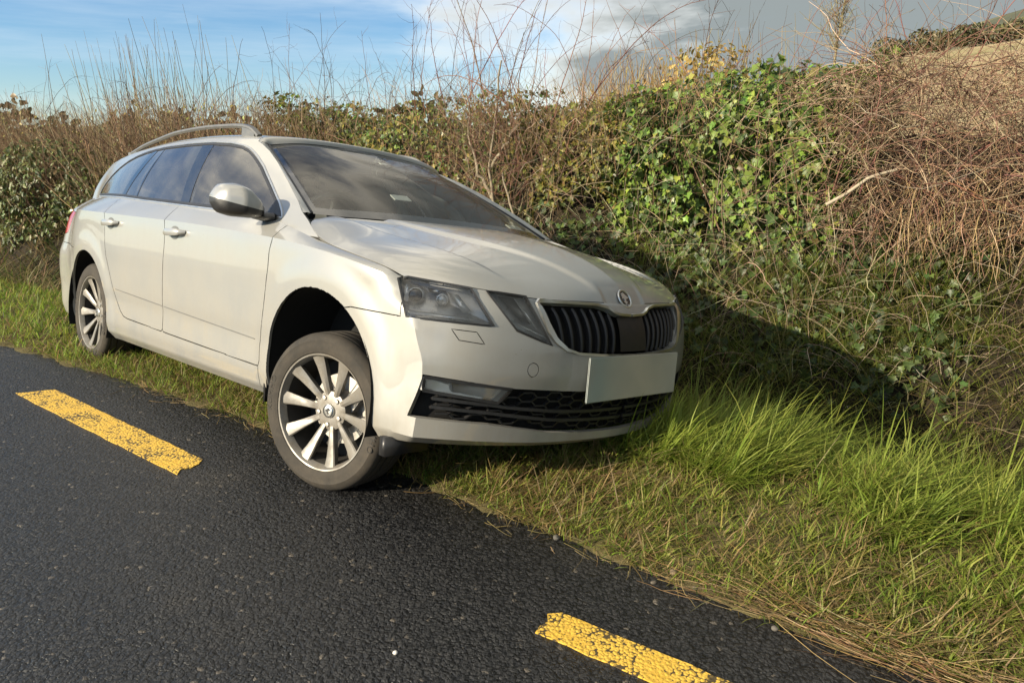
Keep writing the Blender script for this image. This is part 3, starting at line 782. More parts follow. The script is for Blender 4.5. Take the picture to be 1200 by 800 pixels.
    bmesh.ops.delete(inner, geom=[f for f in inner.faces if f.calc_center_median().x > .30 or min(math.hypot(f.calc_center_median().x - ax, f.calc_center_median().z - .335) for ax in (0, -2.686)) < .385], context='FACES')
    # ---------- wheel arches
    arch = {}
    for ax in (0., -2.686):
        a = np.linspace(-.16 * math.pi, 1.16 * math.pi, 42)
        poly = [(ax + .371 * math.cos(t) * (1.0 if math.cos(t) > 0 else 1.0), .322 + .372 * math.sin(t)) for t in a]
        cx = poly[0][0]
        poly = [(ax + .385 if ax == 0 else ax + .42, .02), (ax + .377, .20)] + [p for p in poly if p[1] > .22] + [(ax - .377, .20), (ax - .40, .02)]
        arch[ax] = poly
        pr = lambda c, ax=ax: c.y > .5 and abs(c.x - ax) < .6
        cut(L0, poly, 'side', pr); take(L0, poly, 'side', pr).free()
    # ---------- lamps, grille, intake
    HL = [(.421, .832, .766), (.444, .806, .774), (.625, .670, .754), (.712, .628, .630), (.682, .677, .632), (.500, .847, .640)]
    IL = [(.660, .627, .749), (.731, .499, .738), (.809, .422, .569), (.751, .550, .618)]
    GR = [(-.05, .676), (.079, .680), (.112, .690), (.136, .703), (.189, .714), (.32, .717), (.454, .716), (.428, .65), (.40, .594), (.36, .560), (.311, .546), (.15, .538), (-.05, .536)]
    IN = [(-.05, .394), (.279, .397), (.553, .410), (.670, .428), (.8235, .4485), (.8335, .296), (.607, .277), (.389, .244), (.2, .235), (-.05, .230)]
    FG = [(.818, .441), (.553, .409), (.593, .357), (.820, .394)]
    hlp = p2(HL, 'obl'); ilp = p2(IL, 'obl')
    lamp_bm = {}
    for nm, poly, pr in (('hl', hlp, 'obl'), ('il', ilp, 'obl'), ('gr', GR, 'front'), ('in', IN, 'front')):
        cut(L0, poly, pr, front); lamp_bm[nm] = take(L0, poly, pr, front)
    # ---------- panels of the flank
    FD = [(-.350, .99), (-.352, .90), (-.348, .867), (-.366, .813), (-.370, .742), (-.386, .665), (-.412, .514), (-.442, .40), (-.440, .34), (-.452, .316), (-.48, .314), (-1.40, .329), (-1.476, .331), (-1.490, .345), (-1.475, .499), (-1.465, .642), (-1.446, .78), (-1.445, .85), (-1.463, .92), (-1.468, .999)]
    RD = [(-1.468, .999), (-1.463, .92), (-1.445, .85), (-1.446, .78), (-1.465, .642), (-1.475, .499), (-1.490, .345), (-1.505, .331), (-1.99, .341), (-2.05, .348), (-2.10, .375), (-2.155, .425), (-2.235, .555), (-2.30, .68), (-2.322, .76), (-2.33, .86), (-2.345, .92), (-2.38, .99), (-2.40, 1.06), (-1.47, 1.06)]
    FE = [(.235, .644), (.475, .637), (.470, .70), (.43, .90), (-.10, 1.0), (-.350, .99), (-.352, .90), (-.348, .867), (-.366, .813), (-.370, .742), (-.386, .665), (-.412, .514), (-.442, .40), (-.440, .34), (-.452, .316), (-.452, .10), (.0, .10), (0., .60)]
    RB = [(-2.95, .70), (-3.30, .715), (-4.0, .73), (-4.0, .1), (-2.95, .1)]
    TL_ = [(-3.40, .79), (-3.34, .93), (-3.5, .948), (-4.0, .945), (-4.0, .78), (-3.5, .775)]
    for poly in (FD, RD, FE): cut(L0, poly, 'side', side)
    pb = lambda c: c.x < -2.85
    cut(L0, RB, 'side', pb); cut(L0, TL_, 'side', lambda c: c.x < -3.2 and c.y > .42)
    fdoor = take(L0, FD, 'side', side); rdoor = take(L0, RD, 'side', side); fender = take(L0, FE, 'side', side)
    tail = take(L0, TL_, 'side', lambda c: c.x < -3.2 and c.y > .42)
    rbump = take(L0, RB, 'side', pb)
    fbump = sub(L0, [f for f in L0.faces if f.calc_center_median().x > .20]); bmesh.ops.delete(L0, geom=[f for f in L0.faces if f.calc_center_median().x > .20], context='FACES')
    # bumper sub-panels
    WC = p2([(.630, .751, .611), (.685, .682, .606), (.705, .659, .566), (.652, .732, .575)], 'obl')
    cut(fbump, WC, 'obl'); washer = take(fbump, WC, 'obl')
    PD = [(.490 + .020 * math.cos(a), .481 + .0245 * math.sin(a)) for a in np.linspace(0, 2 * math.pi, 18, endpoint=False)]
    cut(fbump, PD, 'front', lambda c: c.x > .6); sensor = take(fbump, PD, 'front', lambda c: c.x > .6)
    # upper body
    xs = np.concatenate([np.linspace(-3.72, -.06, 190)])
    U0 = grid_bm(upper(xs))
    up_side = lambda c: c.y > .50
    DLO = [(-.425, .958), (-.447, .983), (-.505, 1.024), (-.665, 1.111), (-.845, 1.203), (-.95, 1.248), (-1.033, 1.280), (-1.105, 1.304), (-1.184, 1.323), (-1.336, 1.344), (-1.551, 1.359), (-1.681, 1.363), (-1.91, 1.366), (-2.238, 1.363), (-2.40, 1.358), (-2.56, 1.350), (-2.72, 1.330), (-2.84, 1.300), (-2.94, 1.258), (-3.03, 1.200), (-3.12, 1.120), (-3.19, 1.062), (-3.15, 1.052), (-2.7, 1.044), (-2.35, 1.035), (-2.0, 1.019), (-1.45, .997), (-.9, .976), (-.5, .957)]
    APIL = [(-.04, .860), (-.06, .872), (-.12, .900), (-.18, .928), (-.235, .958), (-.30, .988), (-.375, 1.035), (-.55, 1.126), (-.75, 1.222), (-.90, 1.284), (-1.02, 1.325), (-1.09, 1.346), (-1.10, 1.36), (-1.10, 1.6), (.2, 1.6), (.2, .8)]
    cut(U0, APIL, 'side'); take(U0, APIL, 'side').free()
    TGL = [(-3.62, .5), (-3.47, 1.10), (-3.40, 1.30), (-3.47, 1.36), (-3.6, 1.6), (-4.2, 1.6), (-4.2, .5)]
    cut(U0, TGL, 'side'); take(U0, TGL, 'side').free()
    cut(U0, DLO, 'side', up_side)
    dlo = take(U0, DLO, 'side', up_side)
    def strip(bm, poly):
        cut(bm, poly, 'side'); return take(bm, poly, 'side')
    zz = lambda a, b: [(a[0] + (b[0] - a[0]) * k, a[1] + (b[1] - a[1]) * k) for k in (-.3, 1.4)]
    def band(l, r):  # quad between two sloped lines (top,bottom)
        a = zz(*l); b = zz(*r); return [a[0], b[0], b[1], a[1]]
    l1 = ((-1.549, 1.359), (-1.36, .999)); l2 = ((-1.689, 1.36), (-1.459, 1.002)); l3 = ((-2.226, 1.358), (-2.114, 1.031)); l3b = ((-2.244, 1.358), (-2.134, 1.031)); l4 = ((-2.345, 1.352), (-2.334, 1.035)); l5 = ((-2.435, 1.344), (-2.404, 1.034))
    bp = strip(dlo, band(l1, l2)); dv = strip(dlo, band(l3, l3b)); cp = strip(dlo, band(l4, l5))
    far = (-9, 1.36), (-9, 1.0)
    quarter = take(dlo, [(-4, .8), (-4, 1.6), (-2.40, 1.6), (-2.37, .8)], 'side')
    rfix = take(dlo, [(-2.42, .8), (-2.42, 1.6), (-2.26, 1.6), (-2.235, 1.358), (-2.124, 1.031), (-2.08, .8)], 'side')
    rglass = take(dlo, [(-2.3, .8), (-2.4, 1.6), (-1.62, 1.6), (-1.41, 1.0), (-1.3, .8)], 'side')
    mtri = [(-.40, .90), (-.40, 1.1), (-.545, 1.075), (-.555, .90)]
    cut(dlo, mtri, 'side'); sail = take(dlo, mtri, 'side')
    fglass = dlo
    # roof skin separate from the side frame
    RF = [(-1.2, -.1), (-.9, -.1), (-.9, .535), (-2.6, .51), (-3.6, .46), (-3.8, .46), (-3.8, -.1)]
    rp = lambda c: c.z > 1.25
    cut(U0, RF, 'top', rp); roof = take(U0, RF, 'top', rp)
    # bow the header forwards in the middle
    for v in roof.verts:
        k = float(sm(-1.7, -1.1, v.co.x)); v.co.x += .095 * k * (1 - (v.co.y / .557) ** 2); v.co.z -= .006 * k * (1 - (v.co.y / .557) ** 2)
    # ---------- emit skins
    P = M['paint']
    body = both('body_side', panel(U0, .0012, .02), P)
    quarterp = both('rear_quarter_panel', panel(L0), P)
    both('inner_panel', inner, M['void'])
    fend = both('front_fender', panel(fender, depth=.012), P)
    doors_f = both('front_door', panel(fdoor, .0032, .02), P); doors_r = both('rear_door', panel(rdoor, .0032, .02), P)
    bumper = whole('front_bumper', panel(fbump, .0016, .022), P)
    rbumper = whole('rear_bumper', panel(rbump), P)
    both('tail_light', panel(tail, .001, .01), M['red'])
    both('washer_cover', panel(washer, .0014, .008), P, [bumper, bumper]); both('parking_sensor', panel(sensor, .0012, .008), P, [bumper, bumper])
    whole('roof_panel', panel(roof, .0015, .02), P)
    hg = hood(); hb = grid_bm(hg); hood_o = whole('hood', panel(hb, .0030, .016), P, sharp=24)
    # glass
    both('window_glass', panel(fglass, .0, .004), M['glass_side'], doors_f)
    both('window_glass', panel(rglass, .0, .004), M['glass_dark'], doors_r); both('fixed_window', panel(rfix, .0, .004), M['glass_dark'], doors_r)
    both('quarter_window', panel(quarter, .0, .004), M['glass_dark'], quarterp)
    for b_, par in ((bp, doors_f), (dv, doors_r), (cp, quarterp)):
        for v in b_.verts: v.co.y += .002
        both('pillar_trim', panel(b_, .0005, .01), M['gloss_black'], par)
    for v in sail.verts: v.co.y += .003
    both('mirror_base_trim', panel(sail, .0, .01), M['black'], doors_f)
    # chrome line round the side windows: on the body frame, with a black seal inside
    ubvh = BVHTree.FromPolygons([tuple(p) for p in upper(xs).reshape(-1, 3)], [(i*73+j, (i+1)*73+j, (i+1)*73+j+1, i*73+j+1) for i in range(len(xs)-1) for j in range(72)])
    def uhit(x, z, off=0):
        h = ubvh.ray_cast(Vector((x, 3, z)), Vector((0, -1, 0)))
        n = h[1] if h[1].y > 0 else -h[1]
        return np.array(h[0] + n * off), np.array(n)
    dl = np.array(DLO); dl = np.concatenate([dl, dl[:1]]); tt = np.concatenate([[0], np.cumsum(np.linalg.norm(np.diff(dl, axis=0), axis=1))])
    s_ = np.linspace(0, tt[-1], 260)[:-1]; dp = np.stack([np.interp(s_, tt, dl[:, 0]), np.interp(s_, tt, dl[:, 1])], 1)
    hn = [uhit(x, z, .001) for x, z in dp]; path = np.array([h[0] for h in hn]); un = np.array([h[1] for h in hn])
    both_mb('chrome_window_strip', MB().add(*sweep(path, rect(.009, .005), closed=True, up=un)), M['chrome'], body, sharp=40)
    cen2 = dp.mean(0); dq = []
    tn = np.roll(dp, -1, 0) - np.roll(dp, 1, 0); tn /= np.linalg.norm(tn, axis=1)[:, None]; inn = np.stack([-tn[:, 1], tn[:, 0]], 1)
    if ((cen2 - dp[100]) @ inn[100]) < 0: inn = -inn
    hn = [uhit(x, z, .001) for x, z in dp + inn * .013]
    both_mb('window_seal', MB().add(*sweep(np.array([h[0] for h in hn]), rect(.013, .005), closed=True, up=np.array([h[1] for h in hn]))), M['black'], body, sharp=40)
    # ---------- windscreen with dark border band
    Wg = windscreen(41, 51)
    def sub_grid(G, sel):
        bm = grid_bm(G); n, m = G.shape[:2]; bm.faces.ensure_lookup_table()
        fl = [f for k, f in enumerate(bm.faces) if not sel(k // (m - 1), k % (m - 1))]
        bmesh.ops.delete(bm, geom=fl, context='FACES'); return bm
    edge = lambda i, j: i < 3 or i > 37 or j > 47
    ws = whole('windscreen', sub_grid(Wg, lambda i, j: not edge(i, j)), M['glass_front'])
    whole('windscreen_border', sub_grid(Wg, edge), M['gloss_black'], ws)
    # cowl between hood and glass
    Bc = crv(WS_B, 40); cw = np.stack([Bc + [.0, 0, .004], Bc + [.03, 0, -.022], Bc + [.06, .0, -.035]], 0); cw[..., 1] *= .915
    whole('cowl_panel', grid_bm(cw), M['black'])
    # A-pillar filler: painted strip from side frame to the glass edge
    e = Wg[:, -1]; ap = []
    for k in np.linspace(0, 1, 40):
        i = k * (len(e) - 1); q = e[int(i)] * (1 - i % 1) + e[min(int(i) + 1, len(e) - 1)] * (i % 1)
        x, z = np.interp(k, [0, .2, .5, .8, 1], [-.295, -.44, -.70, -.945, -1.098]), 0
        z = np.interp(-x, [-p[0] for p in APIL[4:13]], [p[1] for p in APIL[4:13]])
        o_, n_ = uhit(x, z - .002, -.001); ap.append((o_, .5 * (o_ + q) + np.array([.004, .003, .004]), q))
    fil = grid_bm(np.array(ap)); both('pillar_filler', fil, P, body)
    # rubber between pillar and glass
    both_mb('windscreen_seal', MB().tube(e + [.0, .002, .002], .006, 6), M['black'], [ws, ws])
    # roof header: the lip from the roof skin down to the glass
    yh = np.linspace(0, .604, 26); Us = upper(np.array([-1.10, -1.099]))[0]; o2 = np.argsort(Us[:, 1]); top = []
    for y in yh:
        k = max(0, 1 - (y / .557) ** 2); top.append((-1.10 + .095 * k + .002, y, np.interp(y, Us[o2, 1], Us[o2, 2]) - .006 * k - .0005))
    top = np.array(top); bt = np.stack([np.interp(np.minimum(yh / .554, 1), np.linspace(0, 1, 51), Wg[-1, :, c]) for c in range(3)], 1); bt[:, 1] = np.minimum(bt[:, 1], .556)
    hd = np.array([top * (1 - k) + bt * k + np.array([.010, 0, .010]) * 4 * k * (1 - k) for k in np.linspace(0, .97, 6)])
    whole('roof_header', grid_bm(hd), P)
    # tailgate with rear window, closing the back between the two rear pillars
    tz = np.linspace(1.335, 1.05, 12); tgx = np.interp(tz, [.5, 1.10, 1.30, 1.36], [-3.62, -3.47, -3.40, -3.47])
    tw = []
    for x, z in zip(tgx, tz):
        h = ubvh.ray_cast(Vector((x, 3, z)), Vector((0, -1, 0))); tw.append(h[0].y if h[0] is not None else .47)
    tg_ = np.array([[(x - .05 * (1 - k ** 2) * (1 + (1.36 - z)), w * k, z + .02 * (1 - k * k) * (z > 1.3)) for k in np.linspace(0, 1, 15)] for x, w, z in zip(tgx, tw, tz)])
    selw = lambda i, j: 1 <= i < 9 and j < 11
    tgo = whole('tailgate', sub_grid(tg_, lambda i, j: not selw(i, j)), P); whole('rear_window', sub_grid(tg_, selw), M['glass_dark'], tgo)
    # ---------- roof rails
    rx = np.linspace(-1.17, -3.05, 60)
    rz = S(rx, (-1.165, 1.382), (-1.20, 1.402), (-1.26, 1.430), (-1.36, 1.448), (-1.50, 1.459), (-1.85, 1.468), (-2.2, 1.462), (-2.5, 1.441), (-2.8, 1.412), (-3.05, 1.372))
    rw = S(rx, (-1.16, .552), (-1.5, .548), (-2.2, .540), (-2.6, .522), (-3.05, .505))
    rp_ = np.stack([rx, rw, rz], 1); pr_ = np.array([(-.011, -.014), (.011, -.016), (.015, -.004), (.011, .006), (-.011, .006), (-.014, -.004)])
    mb = MB().add(*sweep(rp_, pr_, up=np.array([0, .25, 1.])))
    for x0, l_ in ((-1.21, .14), (-2.95, .16)):   # feet
        q = np.linspace(x0, x0 - l_, 8); zt = np.interp(-q, -rx, rz); wt = np.interp(-q, -rx, rw); zb_ = zroof(q) - .045
        for i in range(7):
            V = [(q[i], wt[i]-.011, zb_[i]), (q[i], wt[i]+.011, zb_[i]-.006), (q[i], wt[i]+.011, zt[i]), (q[i], wt[i]-.011, zt[i]), (q[i+1], wt[i+1]-.011, zb_[i+1]), (q[i+1], wt[i+1]+.011, zb_[i+1]-.006), (q[i+1], wt[i+1]+.011, zt[i+1]), (q[i+1], wt[i+1]-.011, zt[i+1])]
            mb.add(V, np.array([(0, 1, 2, 3), (7, 6, 5, 4), (0, 4, 5, 1), (1, 5, 6, 2), (3, 2, 6, 7), (0, 3, 7, 4)]))
    both_mb('roof_rail', mb, M['rail'], sharp=40)
    # ---------- headlights
    def bowl(poly3, pr, depth, mat, parents, shrink=.92, name='lamp_bowl'):
        P3 = np.array(poly3); c = P3.mean(0); dn = np.array([.75, .66, 0]) if pr == 'obl' else np.array([1., 0, 0])
        m = len(P3); seq = []
        for i in range(m):
            for k in np.linspace(0, 1, 5)[:-1]: seq.append(P3[i] * (1 - k) + P3[(i + 1) % m] * k)
        Q = []
        for p in seq:
            h = bvh.ray_cast(Vector(p + dn * .3), Vector(-dn)); Q.append(np.array(h[0]) if h[0] is not None else p)
        Q = np.array(Q); rim = Q - dn * .003; bot = c + (Q - c) * shrink - dn * depth; nn = len(Q)
        V = np.concatenate([rim, bot, [bot.mean(0)]]); i = np.arange(nn); j = (i + 1) % nn
        mb = MB().add(V, [np.stack([i, j, j + nn, i + nn], 1), np.stack([i + nn, j + nn, np.full(nn, 2 * nn)], 1)])
        return both_mb(name, mb, mat, parents, sharp=30), Q
    hl = both('headlight', panel(lamp_bm['hl'], .001, .006), M['lens']); il = both('inner_headlight', panel(lamp_bm['il'], .001, .006), M['lens'])
    _, hq = bowl(HL, 'obl', .055, M['lamp_dark'], hl); _, iq = bowl(IL, 'obl', .045, M['lamp_dark'], il)
    for Q, par in ((hq, hl), (iq, il)):
        dn = np.array([.75, .66, 0.]); both_mb('lamp_seal', MB().add(*sweep(Q + dn * .0005, rect(.007, .005), closed=True, up=np.tile(dn, (len(Q), 1)))), M['black'], par, sharp=40)
    dn = np.array([.75, .66, 0.]); dn /= np.linalg.norm(dn); tg = np.array([-.66, .75, 0.]); tg /= np.linalg.norm(tg); zv = np.array([0, 0, 1.])
    def obl_pt(h, z, off):   # point behind the lens at oblique coordinate h
        p = tg * h + zv * z; k = bvh.ray_cast(Vector(p + dn * 2), Vector(-dn)); b_ = np.array(k[0]) if k[0] is not None else p + dn * .9
        return b_ - dn * off
    h0 = p2(HL, 'obl')
    def disc(c, r, l, mat, name, par, nrm=dn, k=20):
        u = np.cross(nrm, zv); u /= np.linalg.norm(u); v = np.cross(u, nrm); mb = MB()
        prof = [(0.0, 0), (r * .80, -.002), (r * .95, .004), (r, -.004), (r, -l)]
        a = np.arange(k) * 2 * math.pi / k; V = []
        for rr, hh in prof: V.append(np.array([c + (u * math.cos(t) + v * math.sin(t)) * rr + nrm * hh for t in a]))
        V = np.concatenate(V); F = []
        for s in range(len(prof) - 1): i = np.arange(k); j = (i + 1) % k; F.append(np.stack([s*k+i, s*k+j, (s+1)*k+j, (s+1)*k+i], 1))
        return both_mb(name, mb.add(V, F), mat, par, sharp=40)
    def obl_quad(name, pts, off, mat, par, th=.012):
        """plate behind the lens, outline in (h,z)"""
        A = np.array([obl_pt(h, z, off) for h, z in pts]); B = A - dn * th; n = len(A); i = np.arange(n); j = (i + 1) % n
        return both_mb(name, MB().add(np.concatenate([A, B]), [np.stack([i, j, j + n, i + n], 1), np.arange(n)[None]]), mat, par, smooth=False)
    hx = lambda k, z: (h0[0][0] + (h0[2][0] - h0[0][0]) * k - .30 * (.765 - z) * k, z)    # along the lamp, k 0 outer..1 inner
    disc(obl_pt(*hx(.24, .712), .030), .034, .03, M['reflector'], 'projector_ring', hl); disc(obl_pt(*hx(.24, .712), .018), .025, .02, M['gloss_black'], 'projector_lens', hl)
    disc(obl_pt(*hx(.58, .705), .034), .024, .03, M['reflector'], 'projector_ring', hl); disc(obl_pt(*hx(.58, .705), .022), .017, .02, M['lens'], 'projector_lens', hl)
    obl_quad('reflector_plate', [hx(.09, .750), hx(.17, .748), hx(.15, .690), hx(.10, .690)], .016, M['reflector'], hl)
    obl_quad('reflector_plate', [hx(.66, .732), hx(.80, .725), hx(.93, .672), hx(.82, .668)], .016, M['reflector'], hl)
    obl_quad('reflector_plate', [hx(.40, .740), hx(.64, .736), hx(.66, .722), hx(.42, .726)], .026, M['chrome'], hl)
    obl_quad('light_strip', [hx(.07, .664), hx(1.00, .647), hx(1.02, .641), hx(.07, .655)], .012, M['reflector'], hl, .008)
    g0 = p2(IL, 'obl')
    gi = lambda a, b: tuple((1 - b) * ((1 - a) * g0[0] + a * g0[1]) + b * ((1 - a) * g0[3] + a * g0[2]))
    obl_quad('reflector_plate', [gi(.20, .12), gi(.62, .10), gi(.66, .66), gi(.40, .66)], .020, M['rail'], il)
    obl_quad('light_strip', [gi(.62, .10), gi(.68, .10), gi(.80, .74), gi(.74, .72)], .012, M['reflector'], il, .008)
    obl_quad('light_strip', [gi(.06, .72), gi(.92, .84), gi(.92, .88), gi(.07, .78)], .010, M['reflector'], il, .008)
    # ---------- grille
    grl = lamp_bm['gr']
    for v in grl.verts: v.co.x -= .055
    grille = whole('radiator_grille', grl, M['void'])
    gp = np.array(GR[1:-1]); gp = np.concatenate([[(0, .676)], gp, [(0, .536)]])
    t_ = np.concatenate([[0], np.cumsum(np.linalg.norm(np.diff(gp, axis=0), axis=1))]); q_ = np.linspace(0, t_[-1], 90); gg = np.stack([np.interp(q_, t_, gp[:, 0]), np.interp(q_, t_, gp[:, 1])], 1)
    fpath = np.array([fhit(w, z, -.003) for w, z in gg])
    wd = np.array([.009 if z > .68 and w < .44 else (.022 if w > .385 else .009) for w, z in gg]); wd = np.convolve(np.pad(wd, 4, mode='edge'), np.ones(9) / 9, 'valid')
    tn = np.gradient(gg, axis=0); tn /= np.linalg.norm(tn, axis=1)[:, None]; outw = np.stack([-tn[:, 1], tn[:, 0]], 1)
    if outw[45][0] < 0: outw = -outw
    off = fpath + np.concatenate([np.zeros((90, 1)), outw * (wd / 2)[:, None]], 1)
    off = np.array([fhit(p[1], p[2], -.004) for p in off]); off[0, 1] = off[-1, 1] = 0
    prf = np.array([rect(1, .012) * [k, 1] for k in wd])
    mb = MB().add(*sweep(off, prf, up=np.array([1., .0, 0])))
    V = np.concatenate(mb.V); F = [np.concatenate(v) for v in mb.F.values()]
    mb2 = MB().add(V, F).add(V * [1, -1, 1], [f[:, ::-1] for f in F]); mb2.build('grille_frame', M['chrome'], grille, sharp=35)
    ztop = lambda w: np.interp(w, [0, .079, .112, .136, .189, .454], [.676, .680, .690, .703, .714, .716]); zbot = lambda w: np.interp(w, [0, .15, .311, .36, .40, .428, .454], [.536, .538, .546, .560, .594, .65, .716])
    for s in (-1, 1):
        for w0 in np.linspace(.118, .408, 8):
            lean = .028 * (w0 / .4); zs_ = np.linspace(zbot(w0) + .004, ztop(w0 + lean * .5) - .006, 10)
            pth = np.array([fhit(max(.02, w0 + lean * ((z - .53) / .18) ** 1.3), z, .012 + .016 * ((z - .63) / .1) ** 2) for z in zs_]) * [1, s, 1]
            mesh_np('grille_slat', *sweep(pth, np.array([(-.0075, -.014), (.0075, -.014), (.0075, .004), (.003, .009), (-.003, .009), (-.0075, .004)]), up=np.array([1., 0, 0])), M['satin_black'], grille, sharp=40)
    # radar cover in the middle
    rc = [(-.1, .678), (.062, .682), (.070, .66), (.066, .548), (-.1, .545)]
    yy, zz_ = np.meshgrid(np.linspace(-.088, .088, 9), np.linspace(.545, .680, 8)); RC = np.array([[fhit(max(abs(y), .003), z, .006) * [1, 0, 1] + [0, y, 0] for y, z in zip(a, b)] for a, b in zip(yy, zz_)])
    cv = grid_bm(RC); bm_obj('radar_cover', cv, M['satin_black'], grille)
    # ---------- lower intake with honeycomb and fog lamps
    inb = lamp_bm['in']; bk = inb.copy()
    for v in bk.verts: v.co.x -= .05; v.co.y = max(0, v.co.y * .985)
    intake = whole('lower_intake', bk, M['void'])
    fogb = sub(inb, []) ; cut(inb, FG, 'front'); fogb = take(inb, FG, 'front'); inb.free()
    fog = both('fog_lamp', panel(fogb, .001, .006), M['lens'], [intake, intake])
    FG3 = [fhit(w, z) for w, z in FG]
    _, fq = bowl(FG3, 'front', .020, M['reflector'], fog, .90); bowl(FG3, 'front', .045, M['lamp_dark'], fog, .98, 'fog_lamp_housing')
    A = np.array([fhit(w, z, .008) for w, z in ((.745, .425), (.600, .407), (.618, .372), (.735, .392))]); both_mb('fog_reflector', MB().add(np.concatenate([A, A - [.02, 0, 0]]), [np.arange(4)[None], np.array([(0, 1, 5, 4), (1, 2, 6, 5), (2, 3, 7, 6), (3, 0, 4, 7)])]), M['white_card'], fog, smooth=False)
    both_mb('fog_lamp_seal', MB().add(*sweep(fq, rect(.010, .008), closed=True, up=np.tile(np.array([1., .4, 0]), (len(fq), 1)))), M['black'], fog, sharp=40)
    IQ = np.array([fhit(max(w, 0), z, .006) for w, z in IN])
    itop = lambda w: np.interp(w, [0, .279, .553, .670, .8235], [.394, .397, .410, .428, .4485]); ibot = lambda w: np.interp(w, [0, .2, .389, .607, .8335], [.230, .235, .244, .277, .296])
    # frame lips + horizontal blades
    for fr_, nm in ((.52, 'intake_blade'), (.30, 'intake_blade')):
        ws_ = np.linspace(0, .79, 40); pth = np.array([fhit(w, ibot(w) + (itop(w) - ibot(w)) * fr_ * (1 - .10 * w), .010) for w in ws_])
        pth = np.concatenate([pth[::-1] * [1, -1, 1], pth[1:]]); mesh_np(nm, *sweep(pth, rect(.011, .022), up=np.array([1., 0, 0])), M['black'], intake, sharp=40)
    mb = MB(); hw, hh = .036, .0165
    row = 0
    for r_ in range(-1, 14):
        for c_ in range(0, 26):
            w = c_ * hw * 1.5; z = .225 + r_ * hh * 2 + (hh if c_ % 2 else 0)
            if w > .80: continue
            def ok(w, z): return ibot(w) + .004 < z < itop(w) - .004 and 0 <= w < .80 and not inside((w, z), FG)
            hx_ = [(w + hw * math.cos(a), z + hh * 1.15 * math.sin(a)) for a in np.arange(6) * math.pi / 3]
            for i in range(3):
                a, b_ = hx_[i], hx_[i + 1]
                if ok(*a) and ok(*b_): mb.add(*sweep(np.array([fhit(*a, .020), fhit(*b_, .020)]), rect(.006, .014), up=np.array([1., 0, 0])))
    V = np.concatenate(mb.V); F = [np.concatenate(v) for v in mb.F.values()]
    MB().add(V, F).add(V * [1, -1, 1], [f[:, ::-1] for f in F]).build('intake_mesh', M['satin_black'], intake, sharp=30)
    # ---------- number plate (the photograph shows it unreadable: a soft blue and grey smear)
    m, nt, b, o = nodes('blurred_plate'); co, t = objco(nt); sp = nt.nodes.new('ShaderNodeSeparateXYZ'); nt.links.new(t.outputs['Object'], sp.inputs[0])
    rr = ramp(nt, maprange(nt, sp.outputs[1], -.33, .33), [(0, (.36, .37, .34)), (.12, (.25, .32, .32)), (.22, (.32, .35, .32)), (.40, (.46, .43, .36)), (.62, (.44, .40, .33)), (.85, (.43, .41, .35)), (1, (.48, .47, .42))], 'B_SPLINE')
    c = mixc(nt, maprange(nt, noise(nt, 6, 2, .5, co), .3, .7, .0, .5), rr.outputs[0], (.29, .285, .26)); nt.links.new(c, b.inputs['Base Color']); setp(b, rough=.5)
    pb_ = bmesh.new(); bmesh.ops.create_cube(pb_, size=1); bmesh.ops.scale(pb_, vec=(.007, .60, .170), verts=pb_.verts); bmesh.ops.bevel(pb_, geom=pb_.edges[:], offset=.003, segments=2, affect='EDGES')
    plate = bm_obj('number_plate', pb_, m, bumper); plate.location = (.8975, -.012, .450)
    hb_ = MB().box((.885, 0, .437), (.03, .50, .11)).build('plate_holder', M['black'], bumper, smooth=False)
    # ---------- badge on the beak of the hood
    ec = Vector((.806, 0, .752)); en = Vector((.88, 0, .475)).normalized()
    hbv = BVHTree.FromPolygons([tuple(p) for p in hg.reshape(-1, 3)], [(i*110+j, (i+1)*110+j, (i+1)*110+j+1, i*110+j+1) for i in range(89) for j in range(109)])
    hh_ = hbv.ray_cast(Vector((1.2, .002, .742)), Vector((-1, 0, 0)))
    if hh_[0] is not None:
        ec = hh_[0].copy(); ec.y = 0; n_ = hh_[1] if hh_[1].x > 0 else -hh_[1]; en = Vector((n_.x, 0, n_.z)).normalized()
    eu = Vector((0, 1, 0)); ev = en.cross(eu)
    def badge_pts(pl, off): return [ec + eu * x + ev * y + en * off for x, y in pl]
    def badge_plate(name, pl, off, th, mat, par):
        A = badge_pts(pl, off); B = badge_pts(pl, off - th); n = len(A); i = np.arange(n); j = (i + 1) % n
        return MB().add(np.array([tuple(v) for v in A + B]), [np.stack([i, j, j + n, i + n], 1), np.arange(n)[None]]).build(name, mat, par, smooth=False)
    C_ = [(.036 * math.cos(a), .036 * math.sin(a)) for a in np.linspace(0, 2 * math.pi, 32, endpoint=False)]
    badge = badge_plate('badge', C_, .006, .012, M['gloss_black'], hood_o)
    ring = np.array([tuple(v) for v in badge_pts([(x * 1.04, y * 1.04) for x, y in C_], .006)])
    MB().add(*sweep(ring, circ(.0042, 8), closed=True)).build('badge_ring', M['chrome'], hood_o)
    bw = [(.026, .004), (.012, .013), (-.004, .026), (-.022, .020), (-.014, .016), (-.024, .010), (-.013, .008), (-.022, .000), (-.008, .000), (-.006, -.012), (-.016, -.012), (-.002, -.026), (.010, -.012), (.003, -.012), (.004, -.002)]
    badge_plate('badge_emblem', bw, .0085, .004, M['chrome'], hood_o)
